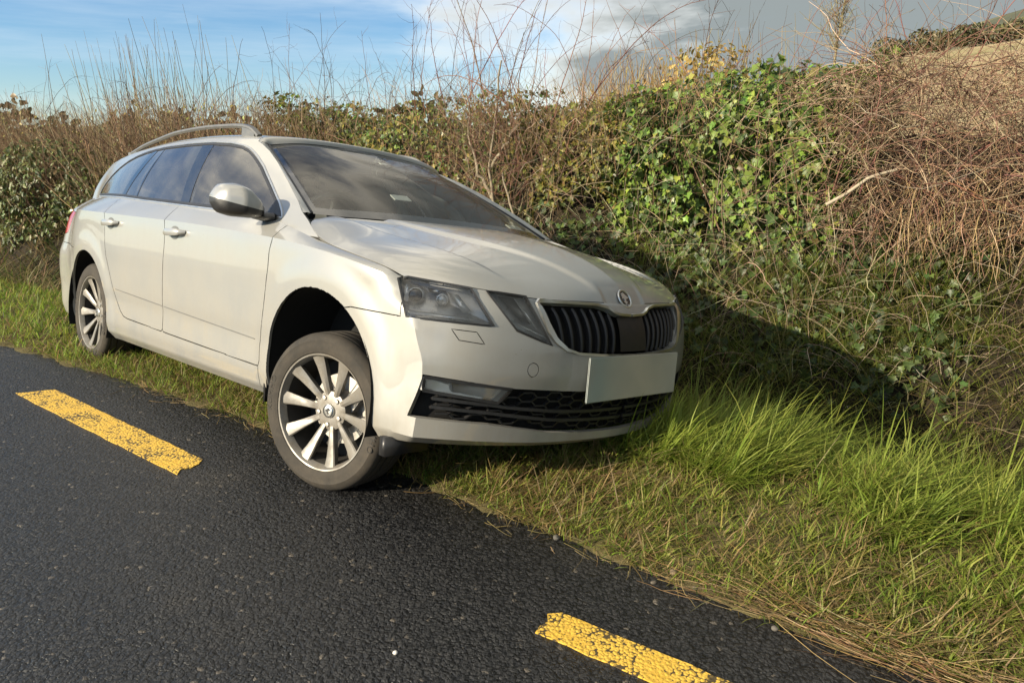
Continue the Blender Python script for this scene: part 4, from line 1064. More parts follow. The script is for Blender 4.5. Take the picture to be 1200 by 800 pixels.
    # ---------- door handles
    for x0, z0, par in ((-1.30, .856, doors_f), (-2.21, .877, doors_r)):
        b0 = shit(x0, z0); n = 14; s_ = np.linspace(-1, 1, n); w0 = b0[1]
        pth = np.array([(x0 + .108 * k, w0 + .012 + .026 * (1 - abs(k) ** 3) - .012 * (abs(k) > .95), z0 + .004 * k) for k in s_])
        prf = np.array([np.stack([np.cos(np.arange(10) * .628) * .0085, np.sin(np.arange(10) * .628) * (.019 * (1 - .55 * abs(k) ** 4))], 1) for k in s_])
        both_mb('door_handle', MB().add(*sweep(pth, prf, up=zv)), P, par, sharp=50)
        cupn = 18; ca = np.arange(cupn) * 2 * math.pi / cupn
        ring_ = np.array([shit(x0 - .02 + .055 * math.cos(a), z0 - .002 + .034 * math.sin(a), -.0015) for a in ca]); mid = shit(x0 - .02, z0, -.0015) - [0, .0, 0]
        i = np.arange(cupn); both_mb('handle_recess', MB().add(np.concatenate([ring_, [mid]]), np.stack([i, (i + 1) % cupn, np.full(cupn, cupn)], 1)), M['rail'], par)
    # lower door crease: thin dark strip added for its shadow line
    for a_, b_, par in (((-.49, .428), (-1.462, .467), doors_f), ((-1.488, .468), (-2.16, .496), doors_r)):
        xs_ = np.linspace(a_[0], b_[0], 30); zs_ = np.linspace(a_[1], b_[1], 30)
        pth = np.array([shit(x, z, -.0005) for x, z in zip(xs_, zs_)])
        both_mb('door_crease_shade', MB().add(*sweep(pth, rect(.0042, .003), up=np.array([0, 1., 0]))), M['rail'], par, sharp=30)
    # ---------- mirrors
    def mirror_shell(lo, hi, grow=1.0):
        mb = bmesh.new(); n = 22; rows = []
        for i, k in enumerate(np.linspace(0, 1, 15)):
            w = .872 + (1.045 - .872) * k
            cx = -.535 - .075 * k ** 1.3
            zt = np.interp(k, [0, .12, .35, .6, .85, 1], [1.005, 1.030, 1.072, 1.086, 1.078, 1.052]); zb = np.interp(k, [0, .2, .6, .9, 1], [.950, .945, .945, .958, .975])
            d_ = np.interp(k, [0, .15, .5, .85, 1], [.060, .090, .105, .085, .045]) * grow
            e = .5 * math.sqrt(max(0, 1 - max(0, (k - .80) / .2) ** 2)) + .5 if k > .8 else 1
            row = []
            for j in range(n):
                a = j * 2 * math.pi / n; ca, sa = math.cos(a), math.sin(a)
                px = cx + d_ * (np.sign(ca) * abs(ca) ** (.6 if ca < 0 else .8)) * (1.0 if ca > 0 else .45)
                pz = (zt + zb) / 2 + (zt - zb) / 2 * np.sign(sa) * abs(sa) ** .62 * e
                row.append(mb.verts.new((px, w, pz)))
            rows.append(row)
        for a, b in zip(rows[:-1], rows[1:]):
            for j in range(n): mb.faces.new((a[j], a[(j + 1) % n], b[(j + 1) % n], b[j]))
        mb.faces.new(rows[0][::-1]); mb.faces.new(rows[-1])
        bmesh.ops.recalc_face_normals(mb, faces=mb.faces[:])
        sp_ = [(-.40, 1.008), (-.60, 1.008), (-.80, 1.008)]
        bmesh.ops.bisect_plane(mb, geom=mb.verts[:] + mb.edges[:] + mb.faces[:], plane_co=(-.55, .95, 1.000), plane_no=(.12, -.14, 1))
        pl = Vector((.12, -.14, 1)); keep = []
        dl = [f for f in mb.faces if ((f.calc_center_median() - Vector((-.55, .95, 1.000))).dot(pl) > 0) != hi]
        bmesh.ops.delete(mb, geom=dl, context='FACES'); return mb
    fold = Vector((-.13, -.10, -.02))      # the far mirror is folded in
    mc = both('mirror_cap', mirror_shell(0, True, 1.0), P, doors_f, sharp=50); mc[1].location = fold
    lowm = mirror_shell(0, False, .97)
    both('mirror_housing', lowm, M['black'], doors_f, sharp=50)[1].location = fold
    mbm = MB(); 
    pth = np.array([(-.50, .815, .958), (-.515, .85, .955), (-.54, .885, .962), (-.555, .91, .975)])
    mbm.add(*sweep(pth, np.array([np.stack([np.cos(np.arange(10) * .628) * s, np.sin(np.arange(10) * .628) * .020], 1) for s in (.055, .050, .045, .045)]), up=zv))
    both_mb('mirror_arm', mbm, M['black'], doors_f, sharp=50)
    # ---------- wheel liners, underbody, mud flaps
    for ax in (0., -2.686):
        a = np.linspace(-.12 * math.pi, 1.12 * math.pi, 30); V = []
        for w, r_ in ((.885, .378), (.60, .382), (.60, .0)):
            V.append(np.stack([ax + r_ * np.cos(a), np.full(30, w), .322 + r_ * np.sin(a)], 1))
        V = np.concatenate(V); i = np.arange(29)
        both_mb('wheel_liner', MB().add(V, [np.stack([i, i + 1, i + 31, i + 30], 1), np.stack([i + 30, i + 31, i + 61, i + 60], 1)]), M['void'], sharp=50)
    ub = MB(); ub.box((-1.60, 0, .24), (4.2, 1.10, .08)); ub.box((-1.343, 0, .235), (1.85, 1.62, .07)); ub.box((.50, 0, .235), (.30, 1.0, .05)); ub.box((-3.35, 0, .33), (.6, 1.2, .10)); ub.build('underbody', M['matte_black'], car, smooth=False)
    fl = MB()
    for ax, z0, z1 in ((-.372, .44, .165), (-3.045, .47, .19)):
        V = [shit(ax, .45, .01) * [1, 0, 0] + [0, .868, z0], np.array([ax - .012, .64, z0]), np.array([ax - .03, .64, z1]), np.array([ax - .03, .872, z1]), np.array([ax - .02, .880, (z0 + z1) / 2])]
        A = np.array(V); B = A - [.012, 0, 0]; n = 5; i = np.arange(n); j = (i + 1) % n
        both_mb('mud_flap', MB().add(np.concatenate([A, B]), [np.stack([i, j, j + n, i + n], 1), np.arange(n)[None], (np.arange(n) + n)[::-1][None]]), M['black'], smooth=False)
    # ahead of the front wheel: small black deflector under the bumper corner
    both_mb('air_deflector', MB().box((.43, .76, .165), (.035, .20, .07)), M['black'], smooth=False)
    # ---------- wheels
    def letters(text, size, r0, ang, wout):
        cu = bpy.data.curves.new('t', 'FONT'); cu.body = text; cu.size = size; cu.extrude = .0012; cu.align_x = 'CENTER'; cu.space_character = 1.15
        ob = bpy.data.objects.new('t', cu); COL.objects.link(ob); dg = bpy.context.evaluated_depsgraph_get(); dg.update()
        me = bpy.data.meshes.new_from_object(ob.evaluated_get(dg)); bpy.data.objects.remove(ob); bpy.data.curves.remove(cu)
        V = np.array([v.co[:] for v in me.vertices]); P_ = [tuple(p.vertices) for p in me.polygons]; bpy.data.meshes.remove(me)
        rr = r0 + V[:, 1]; th = ang - V[:, 0] / r0
        return np.stack([rr * np.cos(th), wout + V[:, 2], rr * np.sin(th)], 1), P_
    def lettering(name, parent, sgn, a0):
        VV = []; FF = []; n = 0
        for ang in (a0,):
            V, P_ = letters('KUMHO', .036, .2655, ang, .1002); VV.append(V); FF += [tuple(i + n for i in p) for p in P_]; n += len(V)
        V = np.concatenate(VV) * [-1, 1, 1]
        me = bpy.data.meshes.new(name); me.from_pydata((V * [1, sgn, 1]).tolist(), [], FF); me.materials.append(M['tyre_mark']); return link(bpy.data.objects.new(name, me), parent)
    def wheel(x, w, z, sgn, steer, spin):
        """built with its outer face towards +y, then turned to the car's side"""
        hub = MB().lathe([(.0, .045), (.060, .046), (.078, .040), (.085, .02), (.085, -.06), (.0, -.06)], 32)
        wh = hub.build('wheel', M['alloy'], car, sharp=40)
        ty = MB().lathe([(.214, .062), (.222, .085), (.229, .089), (.235, .0935), (.238, .0965), (.242, .0970), (.248, .0990), (.264, .1003), (.278, .0995), (.284, .1005), (.288, .0985), (.297, .094), (.306, .086), (.3115, .078), (.3145, .066), (.3145, .0645), (.309, .063), (.309, .055), (.315, .0535), (.316, .030), (.316, .0285), (.309, .0275), (.309, .020), (.316, .019), (.316, -.019), (.309, -.020), (.309, -.0275), (.316, -.0285), (.315, -.066), (.311, -.080), (.297, -.094), (.262, -.100), (.234, -.096), (.214, -.062)], 96)
        tyre = ty.build('tyre', M['tyre'], wh, sharp=25)
        rm = MB().lathe([(.214, .066), (.219, .080), (.227, .094), (.2325, .0955), (.2335, .090), (.228, .080), (.222, .066)], 72)
        # rim lip
        lp = rm.build('rim', M['alloy'], wh, sharp=30)
        MB().lathe([(.219, .070), (.212, .05), (.206, .02), (.20, -.05), (.0, -.05)], 48).build('rim_barrel', M['rim_dark'], wh)
        MB().lathe([(.03, -.022), (.142, -.022), (.142, -.034), (.03, -.034)], 48).build('brake_disc', M['steel'], wh)
        MB().box((-.10, -.012, .07), (.06, .05, .13), rot=Matrix.Rotation(rad(-38), 3, 'Y')).build('brake_caliper', M['steel'], wh, smooth=False)
        sp0 = None
        for k in range(10):
            a = k * math.pi / 5 + spin
            # one wedge spoke along +x: narrow at the hub, broad at the rim, with a raised ridge
            r_ = np.array([.045, .09, .14, .18, .222]); hwid = np.array([.0110, .0135, .0175, .0220, .0285]); y0 = np.array([.040, .052, .062, .070, .083])
            Vs = []
            for rr, hwi, yy in zip(r_, hwid, y0): Vs += [(rr, yy - .030, -hwi * .75), (rr, yy - .004, -hwi), (rr, yy, -hwi * .80), (rr, yy + .0005, hwi * .25), (rr, yy - .006, hwi), (rr, yy - .030, hwi * .75)]
            V = np.array(Vs); F = []
            for i in range(4):
                for j in range(5): F.append((i*6+j, i*6+j+1, (i+1)*6+j+1, (i+1)*6+j))
            if sp0 is None:
                sp0 = mesh_np('spoke', V, [np.array(F)], M['alloy'], wh, True, 25); o_ = sp0
            else: o_ = link(sp0.copy(), wh)
            o_.rotation_euler = (0, a, 0)
        for k in range(5):
            a = k * math.tau / 5 + spin + math.pi / 10; b_ = MB().lathe([(0, .052), (.008, .051), (.0105, .046), (.0105, .03)], 12)
            o_ = b_.build('wheel_bolt', M['steel'], wh); o_.location = (.056 * math.cos(a), 0, -.056 * math.sin(a))
        MB().lathe([(.0, .056), (.024, .0555), (.0275, .053), (.029, .046)], 28).build('hub_cap', M['chrome'], wh)
        MB().lathe([(.0215, .0562), (.0235, .0575), (.0250, .0562)], 28).build('hub_cap_ring', M['black'], wh)
        ar = np.array([(.014, .002), (.006, .008), (-.003, .015), (-.012, .011), (-.012, .004), (-.004, .0), (-.003, -.007), (-.008, -.007), (-.001, -.015), (.006, -.007), (.002, -.007)])
        A = np.stack([ar[:, 0], np.full(len(ar), .0568), ar[:, 1]], 1); MB().add(np.concatenate([A, A - [0, .002, 0]]), [np.arange(len(ar))[None]]).build('hub_emblem', M['black'], wh, smooth=False)
        lettering('sidewall_lettering', wh, 1, rad(172)); lettering('sidewall_lettering', wh, 1, rad(-8))
        wh.location = (x, sgn * w, z)
        wh.rotation_euler = (0, 0, steer) if sgn > 0 else (0, 0, math.pi + steer)
        return wh
    st = rad(14)
    wheel(0.005, .772, .206, -1, st, rad(-6)); wheel(0.0, .772, .345, 1, st, rad(11))
    wheel(-2.686, .770, .300, -1, 0, rad(4)); wheel(-2.686, .770, .335, 1, 0, rad(20))
    # ---------- cabin
    def blob(name, c, d, mat, rot=(0, 0, 0), bev=.05, par=None):
        bm = bmesh.new(); bmesh.ops.create_cube(bm, size=1); bmesh.ops.scale(bm, vec=d, verts=bm.verts); bmesh.ops.bevel(bm, geom=bm.edges[:], offset=bev, segments=3, affect='EDGES')
        o_ = bm_obj(name, bm, mat, par or car, sharp=50); o_.location = c; o_.rotation_euler = rot; return o_
    MB().box((-1.7, 0, .36), (2.6, 1.5, .04)).build('cabin_floor', M['fabric'], car, smooth=False)
    dsh = np.stack([np.array([(-.25 - .10 * (y / .7) ** 2, y, .955), (-.45, y, .965), (-.62, y, .945), (-.68, y, .90), (-.64, y, .70), (-.60, y, .5)]) for y in np.linspace(-.74, .74, 15)])
    bm_obj('dashboard', grid_bm(dsh), M['dash'], car)
    blob('instrument_binnacle', (-.60, -.37, .965), (.16, .36, .07), M['dash'], bev=.03)
    mbw = MB(); a = np.linspace(0, math.tau, 33)[:-1]; Rw = np.array(Matrix.Rotation(rad(-65), 3, 'Y'))
    ringp = np.stack([.185 * np.cos(a), .185 * np.sin(a), 0 * a], 1) @ Rw.T + [-.80, -.37, .93]; mbw.add(*sweep(ringp, circ(.016, 8), closed=True))
    for t_ in (0, 2.1, 4.2): mbw.tube(np.array([[0, 0, -.02], [.18 * math.cos(t_), .18 * math.sin(t_), 0]]) @ Rw.T + [-.80, -.37, .93], .014, 6)
    mbw.build('steering_wheel', M['black'], car)
    for y in (-.37, .37):
        s = blob('front_seat', (-1.36, y, .58), (.52, .50, .18), M['fabric'], (0, rad(-8), 0), .06)
        o_ = blob('seat_backrest', (-.30, 0, .36), (.16, .50, .64), M['fabric'], (0, rad(-16), 0), .06, s); o_ = blob('headrest', (-.43, 0, .745), (.10, .27, .19), M['fabric'], (0, rad(-12), 0), .04, s)
        MB().tube([(-.40, -.07, .60), (-.42, -.07, .70)], .006, 6).tube([(-.40, .07, .60), (-.42, .07, .70)], .006, 6).build('headrest_post', M['chrome'], s)
    rs = blob('rear_seat', (-2.25, 0, .58), (.50, 1.28, .18), M['fabric'], (0, rad(-6), 0), .06); blob('seat_backrest', (-.30, 0, .34), (.16, 1.26, .58), M['fabric'], (0, rad(-18), 0), .06, rs)
    for y in (-.38, 0, .38): blob('headrest', (-.42, y, .66), (.09, .24, .14), M['fabric'], (0, rad(-12), 0), .035, rs)
    rl = upper(np.linspace(-3.3, -1.16, 40))[:, 36:, :] - [0, 0, .035]; whole('headliner', grid_bm(rl), M['grey_lining'])
    blob('rear_view_mirror', (-.78, 0, 1.255), (.035, .23, .062), M['black'], (0, rad(12), 0), .015)
    blob('mirror_camera_pod', (-.90, 0, 1.312), (.09, .07, .045), M['dash'], (0, rad(-25), 0), .015)
    for y in (-.37, .37): blob('sun_visor', (-1.14, y, 1.315), (.15, .36, .02), M['grey_lining'], (0, rad(-8), 0), .008)
    # pillar linings and seat belts on the far side seen through the glass
    for s in (-1, 1):
        MB().tube([(-1.47, s * .75, .98), (-1.60, s * .565, 1.33)], .030, 8).build('pillar_lining', M['grey_lining'], car)
        mesh_np('seat_belt', *sweep(np.array([(-1.52, s * .66, 1.24), (-1.50, s * .62, 1.0), (-1.46, s * .58, .75)]), rect(.046, .003), up=np.array([1., 0, 0])), M['grey_lining'], car)
    # cards and a toll tag on the inside of the screen
    for y0, t0, w_, h_ in ((.60, .14, .075, .075), (.51, .12, .075, .075), (-.20, .30, .10, .05), (.0, .86, .05, .06)):
        q = []
        for dy, dt in ((-1, -1), (1, -1), (1, 1), (-1, 1)):
            y = y0 + dy * w_ / 2; t_ = t0 + dt * h_ / .85 / 2; i = t_ * 40; j = min(abs(y) / .745 * 50, 49.9); a_, b_ = int(i), int(j)
            p = (Wg[a_, b_] * (1 - j % 1) + Wg[a_, b_ + 1] * (j % 1)) * (1 - i % 1) + (Wg[a_ + 1, b_] * (1 - j % 1) + Wg[a_ + 1, b_ + 1] * (j % 1)) * (i % 1); q.append((p[0] - .012, math.copysign(p[1], y), p[2] - .012))
        q = np.array(q); MB().add(np.concatenate([q, q - [.004, 0, .004]]), np.array([(0, 1, 2, 3), (7, 6, 5, 4), (0, 4, 5, 1), (1, 5, 6, 2), (2, 6, 7, 3), (3, 7, 4, 0)])).build('windscreen_card', M['white_card'], ws, smooth=False)
    return car
CAR = build_car()
# ================= vegetation
CAR_INV = np.array(CAR.matrix_world.inverted())
def car_xyz(P): return P @ CAR_INV[:3, :3].T + CAR_INV[:3, 3]
def leaf_mat(name, rough=.45, transl=.25, rand=None, spec=.5):
    """colour from the vertex attribute 'col' (or, for single leaves, from a per-object random)"""
    m, nt, b, o = nodes(name)
    if rand is None:
        a = nt.nodes.new('ShaderNodeVertexColor'); a.layer_name = 'col'; c = a.outputs[0]
    else:
        oi = nt.nodes.new('ShaderNodeObjectInfo'); c = ramp(nt, oi.outputs['Random'], rand).outputs[0]
    co, _ = objco(nt); c = mixc(nt, maprange(nt, noise(nt, 45, 3, .6, co), .35, .7, 0, .35), c, mixc(nt, .5, c, (.10, .09, .04)))
    nt.links.new(c, b.inputs['Base Color']); setp(b, rough=rough, spec=spec)
    tr = nt.nodes.new('ShaderNodeBsdfTranslucent'); nt.links.new(c, tr.inputs[0]); mx = nt.nodes.new('ShaderNodeMixShader'); mx.inputs[0].default_value = transl
    nt.links.new(b.outputs[0], mx.inputs[1]); nt.links.new(tr.outputs[0], mx.inputs[2]); nt.links.new(mx.outputs[0], o.inputs[0]); return m
M['grass'] = leaf_mat('grass_blades', .55, .48, spec=.3); M['leaf'] = leaf_mat('leaf_foliage', .45, .22, spec=.35); M['twig'] = leaf_mat('twig_bark', .8, .0, spec=.2)
def pick(n, cols, w, r, jit=.18):
    c = np.array(cols)[r.choice(len(cols), n, p=np.array(w) / sum(w))]; return np.clip(c * (1 + r.normal(0, jit, (n, 1))) * (1 + r.normal(0, jit * .4, (n, 3))), .004, .9)
def blades(P, ang, length, lean, bend, width, col, tipcol=None, twist=None):
    """arrays of n grass blades -> V, faces, colours. lean/bend: radians from vertical at root / added towards the tip"""
    n = len(P); T = np.array([0, .38, .72, 1.0]); Wd = np.array([.85, 1, .62]); V = np.zeros((n, 7, 3))
    dirh = np.stack([np.cos(ang), np.sin(ang), 0 * ang], 1); side = np.stack([-np.sin(ang + (0 if twist is None else twist)), np.cos(ang + (0 if twist is None else twist)), 0 * ang], 1)
    c = P.copy(); pts = [c]; 
    for k in range(3):
        a = lean + bend * (T[k] + T[k+1]) / 2; st = length * (T[k+1] - T[k])
        c = c + dirh * (np.sin(a) * st)[:, None] + np.array([0, 0, 1.]) * (np.cos(a) * st)[:, None]; pts.append(c)
    for k in range(3):
        o = side * (width * Wd[k] / 2)[:, None]; V[:, 2*k] = pts[k] - o; V[:, 2*k+1] = pts[k] + o
    V[:, 6] = pts[3]
    b = np.arange(n)[:, None] * 7
    Q = np.concatenate([b + [0, 1, 3, 2], b + [2, 3, 5, 4]]); T3 = b + [4, 5, 6]
    C = np.repeat(col[:, None], 7, 1)
    if tipcol is not None:
        k = np.array([0, 0, .3, .3, .65, .65, 1.])[None, :, None]; C = C * (1 - k) + tipcol[:, None] * k
    return V.reshape(-1, 3), [Q, T3], C.reshape(-1, 3)
def tubes(pts, rad_, col, k=3):
    """pts (n,m,3), rad (n,m), col (n,3) -> thin k-sided stems"""
    n, m = pts.shape[:2]; T = np.gradient(pts, axis=1); T /= np.linalg.norm(T, axis=2, keepdims=True) + 1e-9
    ref = np.where(np.abs(T[..., 2:3]) < .9, np.array([0, 0, 1.]), np.array([1., 0, 0])); A = np.cross(T, ref); A /= np.linalg.norm(A, axis=2, keepdims=True) + 1e-9; B = np.cross(T, A)
    an = np.arange(k) * 2 * math.pi / k
    V = pts[:, :, None] + rad_[:, :, None, None] * (A[:, :, None] * np.cos(an)[None, None, :, None] + B[:, :, None] * np.sin(an)[None, None, :, None])
    b = (np.arange(n) * m * k)[:, None, None]; i = np.arange(m - 1)[None, :, None] * k; j = np.arange(k)[None, None]; j2 = (j + 1) % k
    F = np.stack([b + i + j, b + i + j2, b + i + k + j2, b + i + k + j], -1).reshape(-1, 4)
    return V.reshape(-1, 3), [F], np.repeat(col, m * k, 0)
class VB:
    def __init__(s): s.V = []; s.F = {}; s.C = []; s.n = 0
    def add(s, V, F, C):
        for f in F: s.F.setdefault(f.shape[1], []).append(f + s.n)
        s.V.append(V); s.C.append(C); s.n += len(V); return s
    def build(s, name, mat, parent=None, smooth=True):
        o = mesh_np(name, np.concatenate(s.V), [np.concatenate(v) for v in s.F.values()], mat, parent, smooth)
        C = np.concatenate(s.C)
        if len(o.data.vertices) == len(C): attr_col(o, 'col', C)
        return o
def walk(P, D, length, m, jit, trop, r, sag=0.):
    """random-walk stems: start P, direction D (n,3), total length (n,), trop: constant pull vector"""
    n = len(P); pts = np.zeros((n, m, 3)); pts[:, 0] = P; d = D / (np.linalg.norm(D, axis=1, keepdims=True) + 1e-9)
    for k in range(1, m):
        d = d + r.normal(0, jit, (n, 3)) + np.asarray(trop) / m + np.array([0, 0, -1.]) * (sag * k / m)
        d /= np.linalg.norm(d, axis=1, keepdims=True) + 1e-9; pts[:, k] = pts[:, k-1] + d * (length / (m - 1))[:, None]
    return pts
taper = lambda r0, m, e=.35: r0[:, None] * np.linspace(1, e, m)[None]
def toworld(s, d, z):
    p, n = edge(s); q = p + n * np.asarray(d)[..., None]; return np.concatenate([q, np.asarray(z)[..., None]], -1)
def out_dir(s): p, n = edge(s); return np.concatenate([-n, np.zeros(n.shape[:-1] + (1,))], -1)   # towards the road
def along(s): p, n = edge(s); return np.concatenate([np.stack([n[..., 1], -n[..., 0]], -1), np.zeros(n.shape[:-1] + (1,))], -1)
GREEN = [(.17, .255, .030), (.24, .33, .042), (.12, .19, .030), (.31, .34, .070)]
STRAW = [(.36, .27, .125), (.29, .21, .09), (.44, .35, .19), (.22, .15, .065)]
def clear_car(P, tall):
    """blade limits near the car: 0 = remove, else max height"""
    q = car_xyz(P); lim = np.full(len(P), 9.)
    inside = (q[:, 0] > -3.75) & (q[:, 0] < .80) & (abs(q[:, 1]) < .88)
    lim[inside] = np.clip(.20 - q[inside, 2] * .9 - .03, .03, .16)
    for x, y, st in ((0, -.772, 14), (0, .772, 14), (-2.686, -.77, 0), (-2.686, .77, 0)):
        u = q[:, 0] - x; v = q[:, 1] - y; a = rad(st); uu = u * math.cos(a) + v * math.sin(a); vv = -u * math.sin(a) + v * math.cos(a)
        lim[(abs(uu) < .17) & (abs(vv) < .115)] = 0
    return lim
def build_grass():
    r = np.random.default_rng(11)
    def field_(n, s0, s1, d0, d1, keep=None):
        s = r.uniform(s0, s1, n); d = r.uniform(d0, d1, n)
        if keep is not None:
            k = r.uniform(0, 1, n) < keep(s, d); s, d = s[k], d[k]
        return s, d
    def put(vb, s, d, length, lean, bend, width, cols, w, tip=None, ang=None, spread=.9):
        P = pos(s, d, -.008); n = len(P); lim = clear_car(P, length); k = lim > 0
        P, s, d = P[k], s[k], d[k]; L = (length[k] if np.ndim(length) else np.full(len(P), length)); L = np.minimum(L, np.maximum(lim[k], .02) * 1.6); n = len(P)
        a = r.uniform(0, 6.283, n) if ang is None else ang + r.normal(0, spread, n)
        c = pick(n, cols, w, r); tc = None if tip is None else c * .55 + pick(n, tip, [1] * len(tip), r) * .45
        vb.add(*blades(P, a, L, np.abs(r.normal(lean, .22, n)), np.abs(r.normal(bend, .35, n)), width * r.uniform(.7, 1.3, n), c, tc, r.normal(0, .5, n)))
    wind = math.atan2(-.15, 1.0)          # grass lies over to the right
    # 1 short turf along the whole verge
    vb = VB()
    s, d = field_(17000, -3.2, -.4, -.02, 1.5); put(vb, s, d, r.gamma(6, .011, len(s)), .45, .8, .0040, GREEN + STRAW[:2], [3, 4, 2, 3, 1.3, 1])
    s, d = field_(38000, -.6, 2.6, -.02, 1.45); put(vb, s, d, r.gamma(6, .010, len(s)), .6, .9, .0040, GREEN + STRAW[:2] + [(.30, .25, .085)], [2.6, 3, 2, 3, 2.6, 1.6, 4])
    s, d = field_(15000, -8.5, -3.0, .0, 1.5); put(vb, s, d, r.gamma(6, .014, len(s)), .45, .8, .0065, GREEN + STRAW[:2], [3, 4, 2, 3, 1.3, 1])
    s, d = field_(7000, -20, -8, .0, 2.0); put(vb, s, d, r.gamma(6, .02, len(s)), .4, .8, .014, GREEN + STRAW[:2], [3, 4, 2, 3, 2, 1.2])
    tag(vb.build('verge_grass', M['grass']), 'short green turf covering the roadside verge', 'grass', kind='stuff')
    # 2 tufts of longer grass ahead of and beyond the car
    vb = VB()
    def tufts(n, s0, s1, d0, d1, lo, hi, per, cols, w, tip, width, keep=None, side=0.):
        s, d = field_(n, s0, s1, d0, d1, keep); n = len(s); L0_ = (lo + (hi - lo) * np.clip((d - .15) / .95, 0, 1)) * r.uniform(.65, 1.25, n); ti = r.integers(0, len(cols), n)
        m = r.integers(per // 2, per, n); ix = np.repeat(np.arange(n), m); N = len(ix); rad_ = r.uniform(.012, .035, n)[ix]; an = r.uniform(0, 6.283, N); rr = np.sqrt(r.uniform(0, 1, N)) * rad_
        S_ = s[ix] + rr * np.cos(an); D_ = d[ix] + rr * np.sin(an); P = pos(S_, D_, -.008); lim = clear_car(P, None); k = lim > 0
        P, an, L = P[k], an[k], (L0_[ix] * r.gamma(14, 1 / 14, N))[k]; L = np.minimum(L, np.maximum(lim[k], .02) * 1.6); q = (rr / rad_)[k]; N = len(P); c = pick(N, [cols[i] for i in range(len(cols))], w, r, .10); base = np.array(cols)[ti[ix][k]]; c = .45 * c + .55 * base * (1 + r.normal(0, .12, (N, 1)))
        tc = c * .5 + pick(N, tip, [1] * len(tip), r) * .5; a_ = np.arctan2(np.sin(an) + side * math.sin(wind), np.cos(an) + side * math.cos(wind))
        vb.add(*blades(P, a_, L, np.abs(.15 + .55 * q + r.normal(0, .15, N)), np.abs(r.normal(.95, .4, N)), width * r.uniform(.7, 1.3, N), np.clip(c, .01, .9), tc, r.normal(0, .5, N)))
    kp = lambda s, d: np.clip(.55 + .6 * lump(s, d, 4.2, 31), .08, 1)
    tips = [(.34, .34, .07), (.22, .27, .04), (.40, .35, .12)]
    tufts(1500, -.75, 3.0, .03, 1.6, .055, .17, 34, GREEN + [(.34, .28, .10)], [3, 4, 1.5, 3, 1.5], tips, .0046, kp, .4)
    tufts(420, -.6, 1.0, .55, 1.5, .14, .27, 40, GREEN, [3, 5, .6, 3], tips[:2], .0052, None, .8)
    tufts(500, 1.0, 3.2, .5, 1.6, .12, .24, 36, GREEN, [3, 5, .8, 3], tips[:2], .0052, kp, .6)
    tufts(900, -4.5, -.6, .02, 1.2, .04, .08, 26, GREEN + [(.30, .25, .09)], [3, 3, 2, 3, 2], tips, .0046, kp, .2)
    # against the nose of the car on the ditch side
    q = np.stack([r.uniform(.93, 1.30, 60), r.uniform(.05, .95, 60)], 1); C4 = np.array(CAR.matrix_world); wp = np.stack([C4[0, 0] * q[:, 0] + C4[0, 1] * q[:, 1] + C4[0, 3], C4[1, 0] * q[:, 0] + C4[1, 1] * q[:, 1] + C4[1, 3]], 1)
    di = ((wp[:, None] - _ep[None, ::3]) ** 2).sum(-1).argmin(1) * 3; nn_ = np.stack([-_et[di, 1], _et[di, 0]], 1); sw, dw = _sg[di], ((wp - _ep[di]) * nn_).sum(1)
    for s_, d_ in zip(sw, dw): tufts(1, s_, s_ + .01, d_, d_ + .01, .17, .27, 44, GREEN, [3, 5, .8, 3], tips[:2], .0050, None, 1.1)
    tufts(520, -.9, 3.0, 1.7, 2.95, .20, .24, 34, [(.15, .21, .035), (.22, .27, .05), (.11, .16, .03), (.32, .27, .11)], [3, 3, 2, 1.6], [(.30, .30, .09), (.22, .26, .05)], .0052, None, 0.)
    tag(vb.build('long_grass', M['grass']), 'tufts of longer bright green grass ahead of the car', 'grass', kind='stuff')
    # 3 straw through the verge, thickest at the tar edge
    vb = VB()
    kp = lambda s, d: np.clip(.22 + .9 * lump(s, d, 4.4, 35) + .45 * np.exp(-(d / .22) ** 2), 0.03, 1)
    s, d = field_(30000, -1.6, 2.8, .0, 1.35, kp); put(vb, s, d, r.gamma(6, .022, len(s)), 1.05, .5, .0036, STRAW, [3, 2, 2, 2], None, wind, 1.4)
    s, d = field_(4000, -8, -1.5, -.01, .25); put(vb, s, d, r.gamma(6, .014, len(s)), 1.1, .4, .0045, STRAW, [2, 2, 1, 2])
    tag(vb.build('dry_grass', M['grass']), 'dry straw-coloured grass tangled through the verge', 'grass', kind='stuff')
    # 4 matted dead stems washed along the tar edge at the right
    vb = VB(); n = 420; s = 1.05 + 1.8 * r.beta(1.4, 1.2, n); d = r.normal(.015, .035, n); P = pos(s, np.clip(d, -.14, .3), .006); P[:, 2] = np.maximum(P[:, 2], .006) + r.uniform(0, .02, n)
    D = along(s) * r.choice([-1, 1], n)[:, None] + r.normal(0, .16, (n, 3)) * [1, 1, .25]; pts = walk(P, D, r.uniform(.10, .38, n), 6, .10, (0, 0, 0), r); pts[..., 2] = np.maximum(pts[..., 2], .004)
    vb.add(*tubes(pts, taper(r.uniform(.0008, .0017, n), 6), pick(n, [(.20, .125, .055), (.30, .20, .10), (.12, .075, .04), (.40, .30, .17)], [3, 2, 2, 1], r)))
    n = 260; s = r.uniform(-2.5, 1.0, n); d = r.normal(-.01, .05, n); P = pos(s, np.clip(d, -.16, .3), .004); P[:, 2] = np.maximum(P[:, 2], .005); D = along(s) + r.normal(0, .8, (n, 3)) * [1, 1, .12]; pts = walk(P, D, r.uniform(.03, .16, n), 5, .12, (0, 0, 0), r); pts[..., 2] = np.maximum(pts[..., 2], .003)
    vb.add(*tubes(pts, taper(r.uniform(.0007, .0014, n), 5), pick(n, STRAW, [2, 2, 1, 3], r)))
    tag(vb.build('dead_stem_mat', M['twig']), 'brown mat of dead stems along the edge of the tar', 'dead stems', kind='stuff')
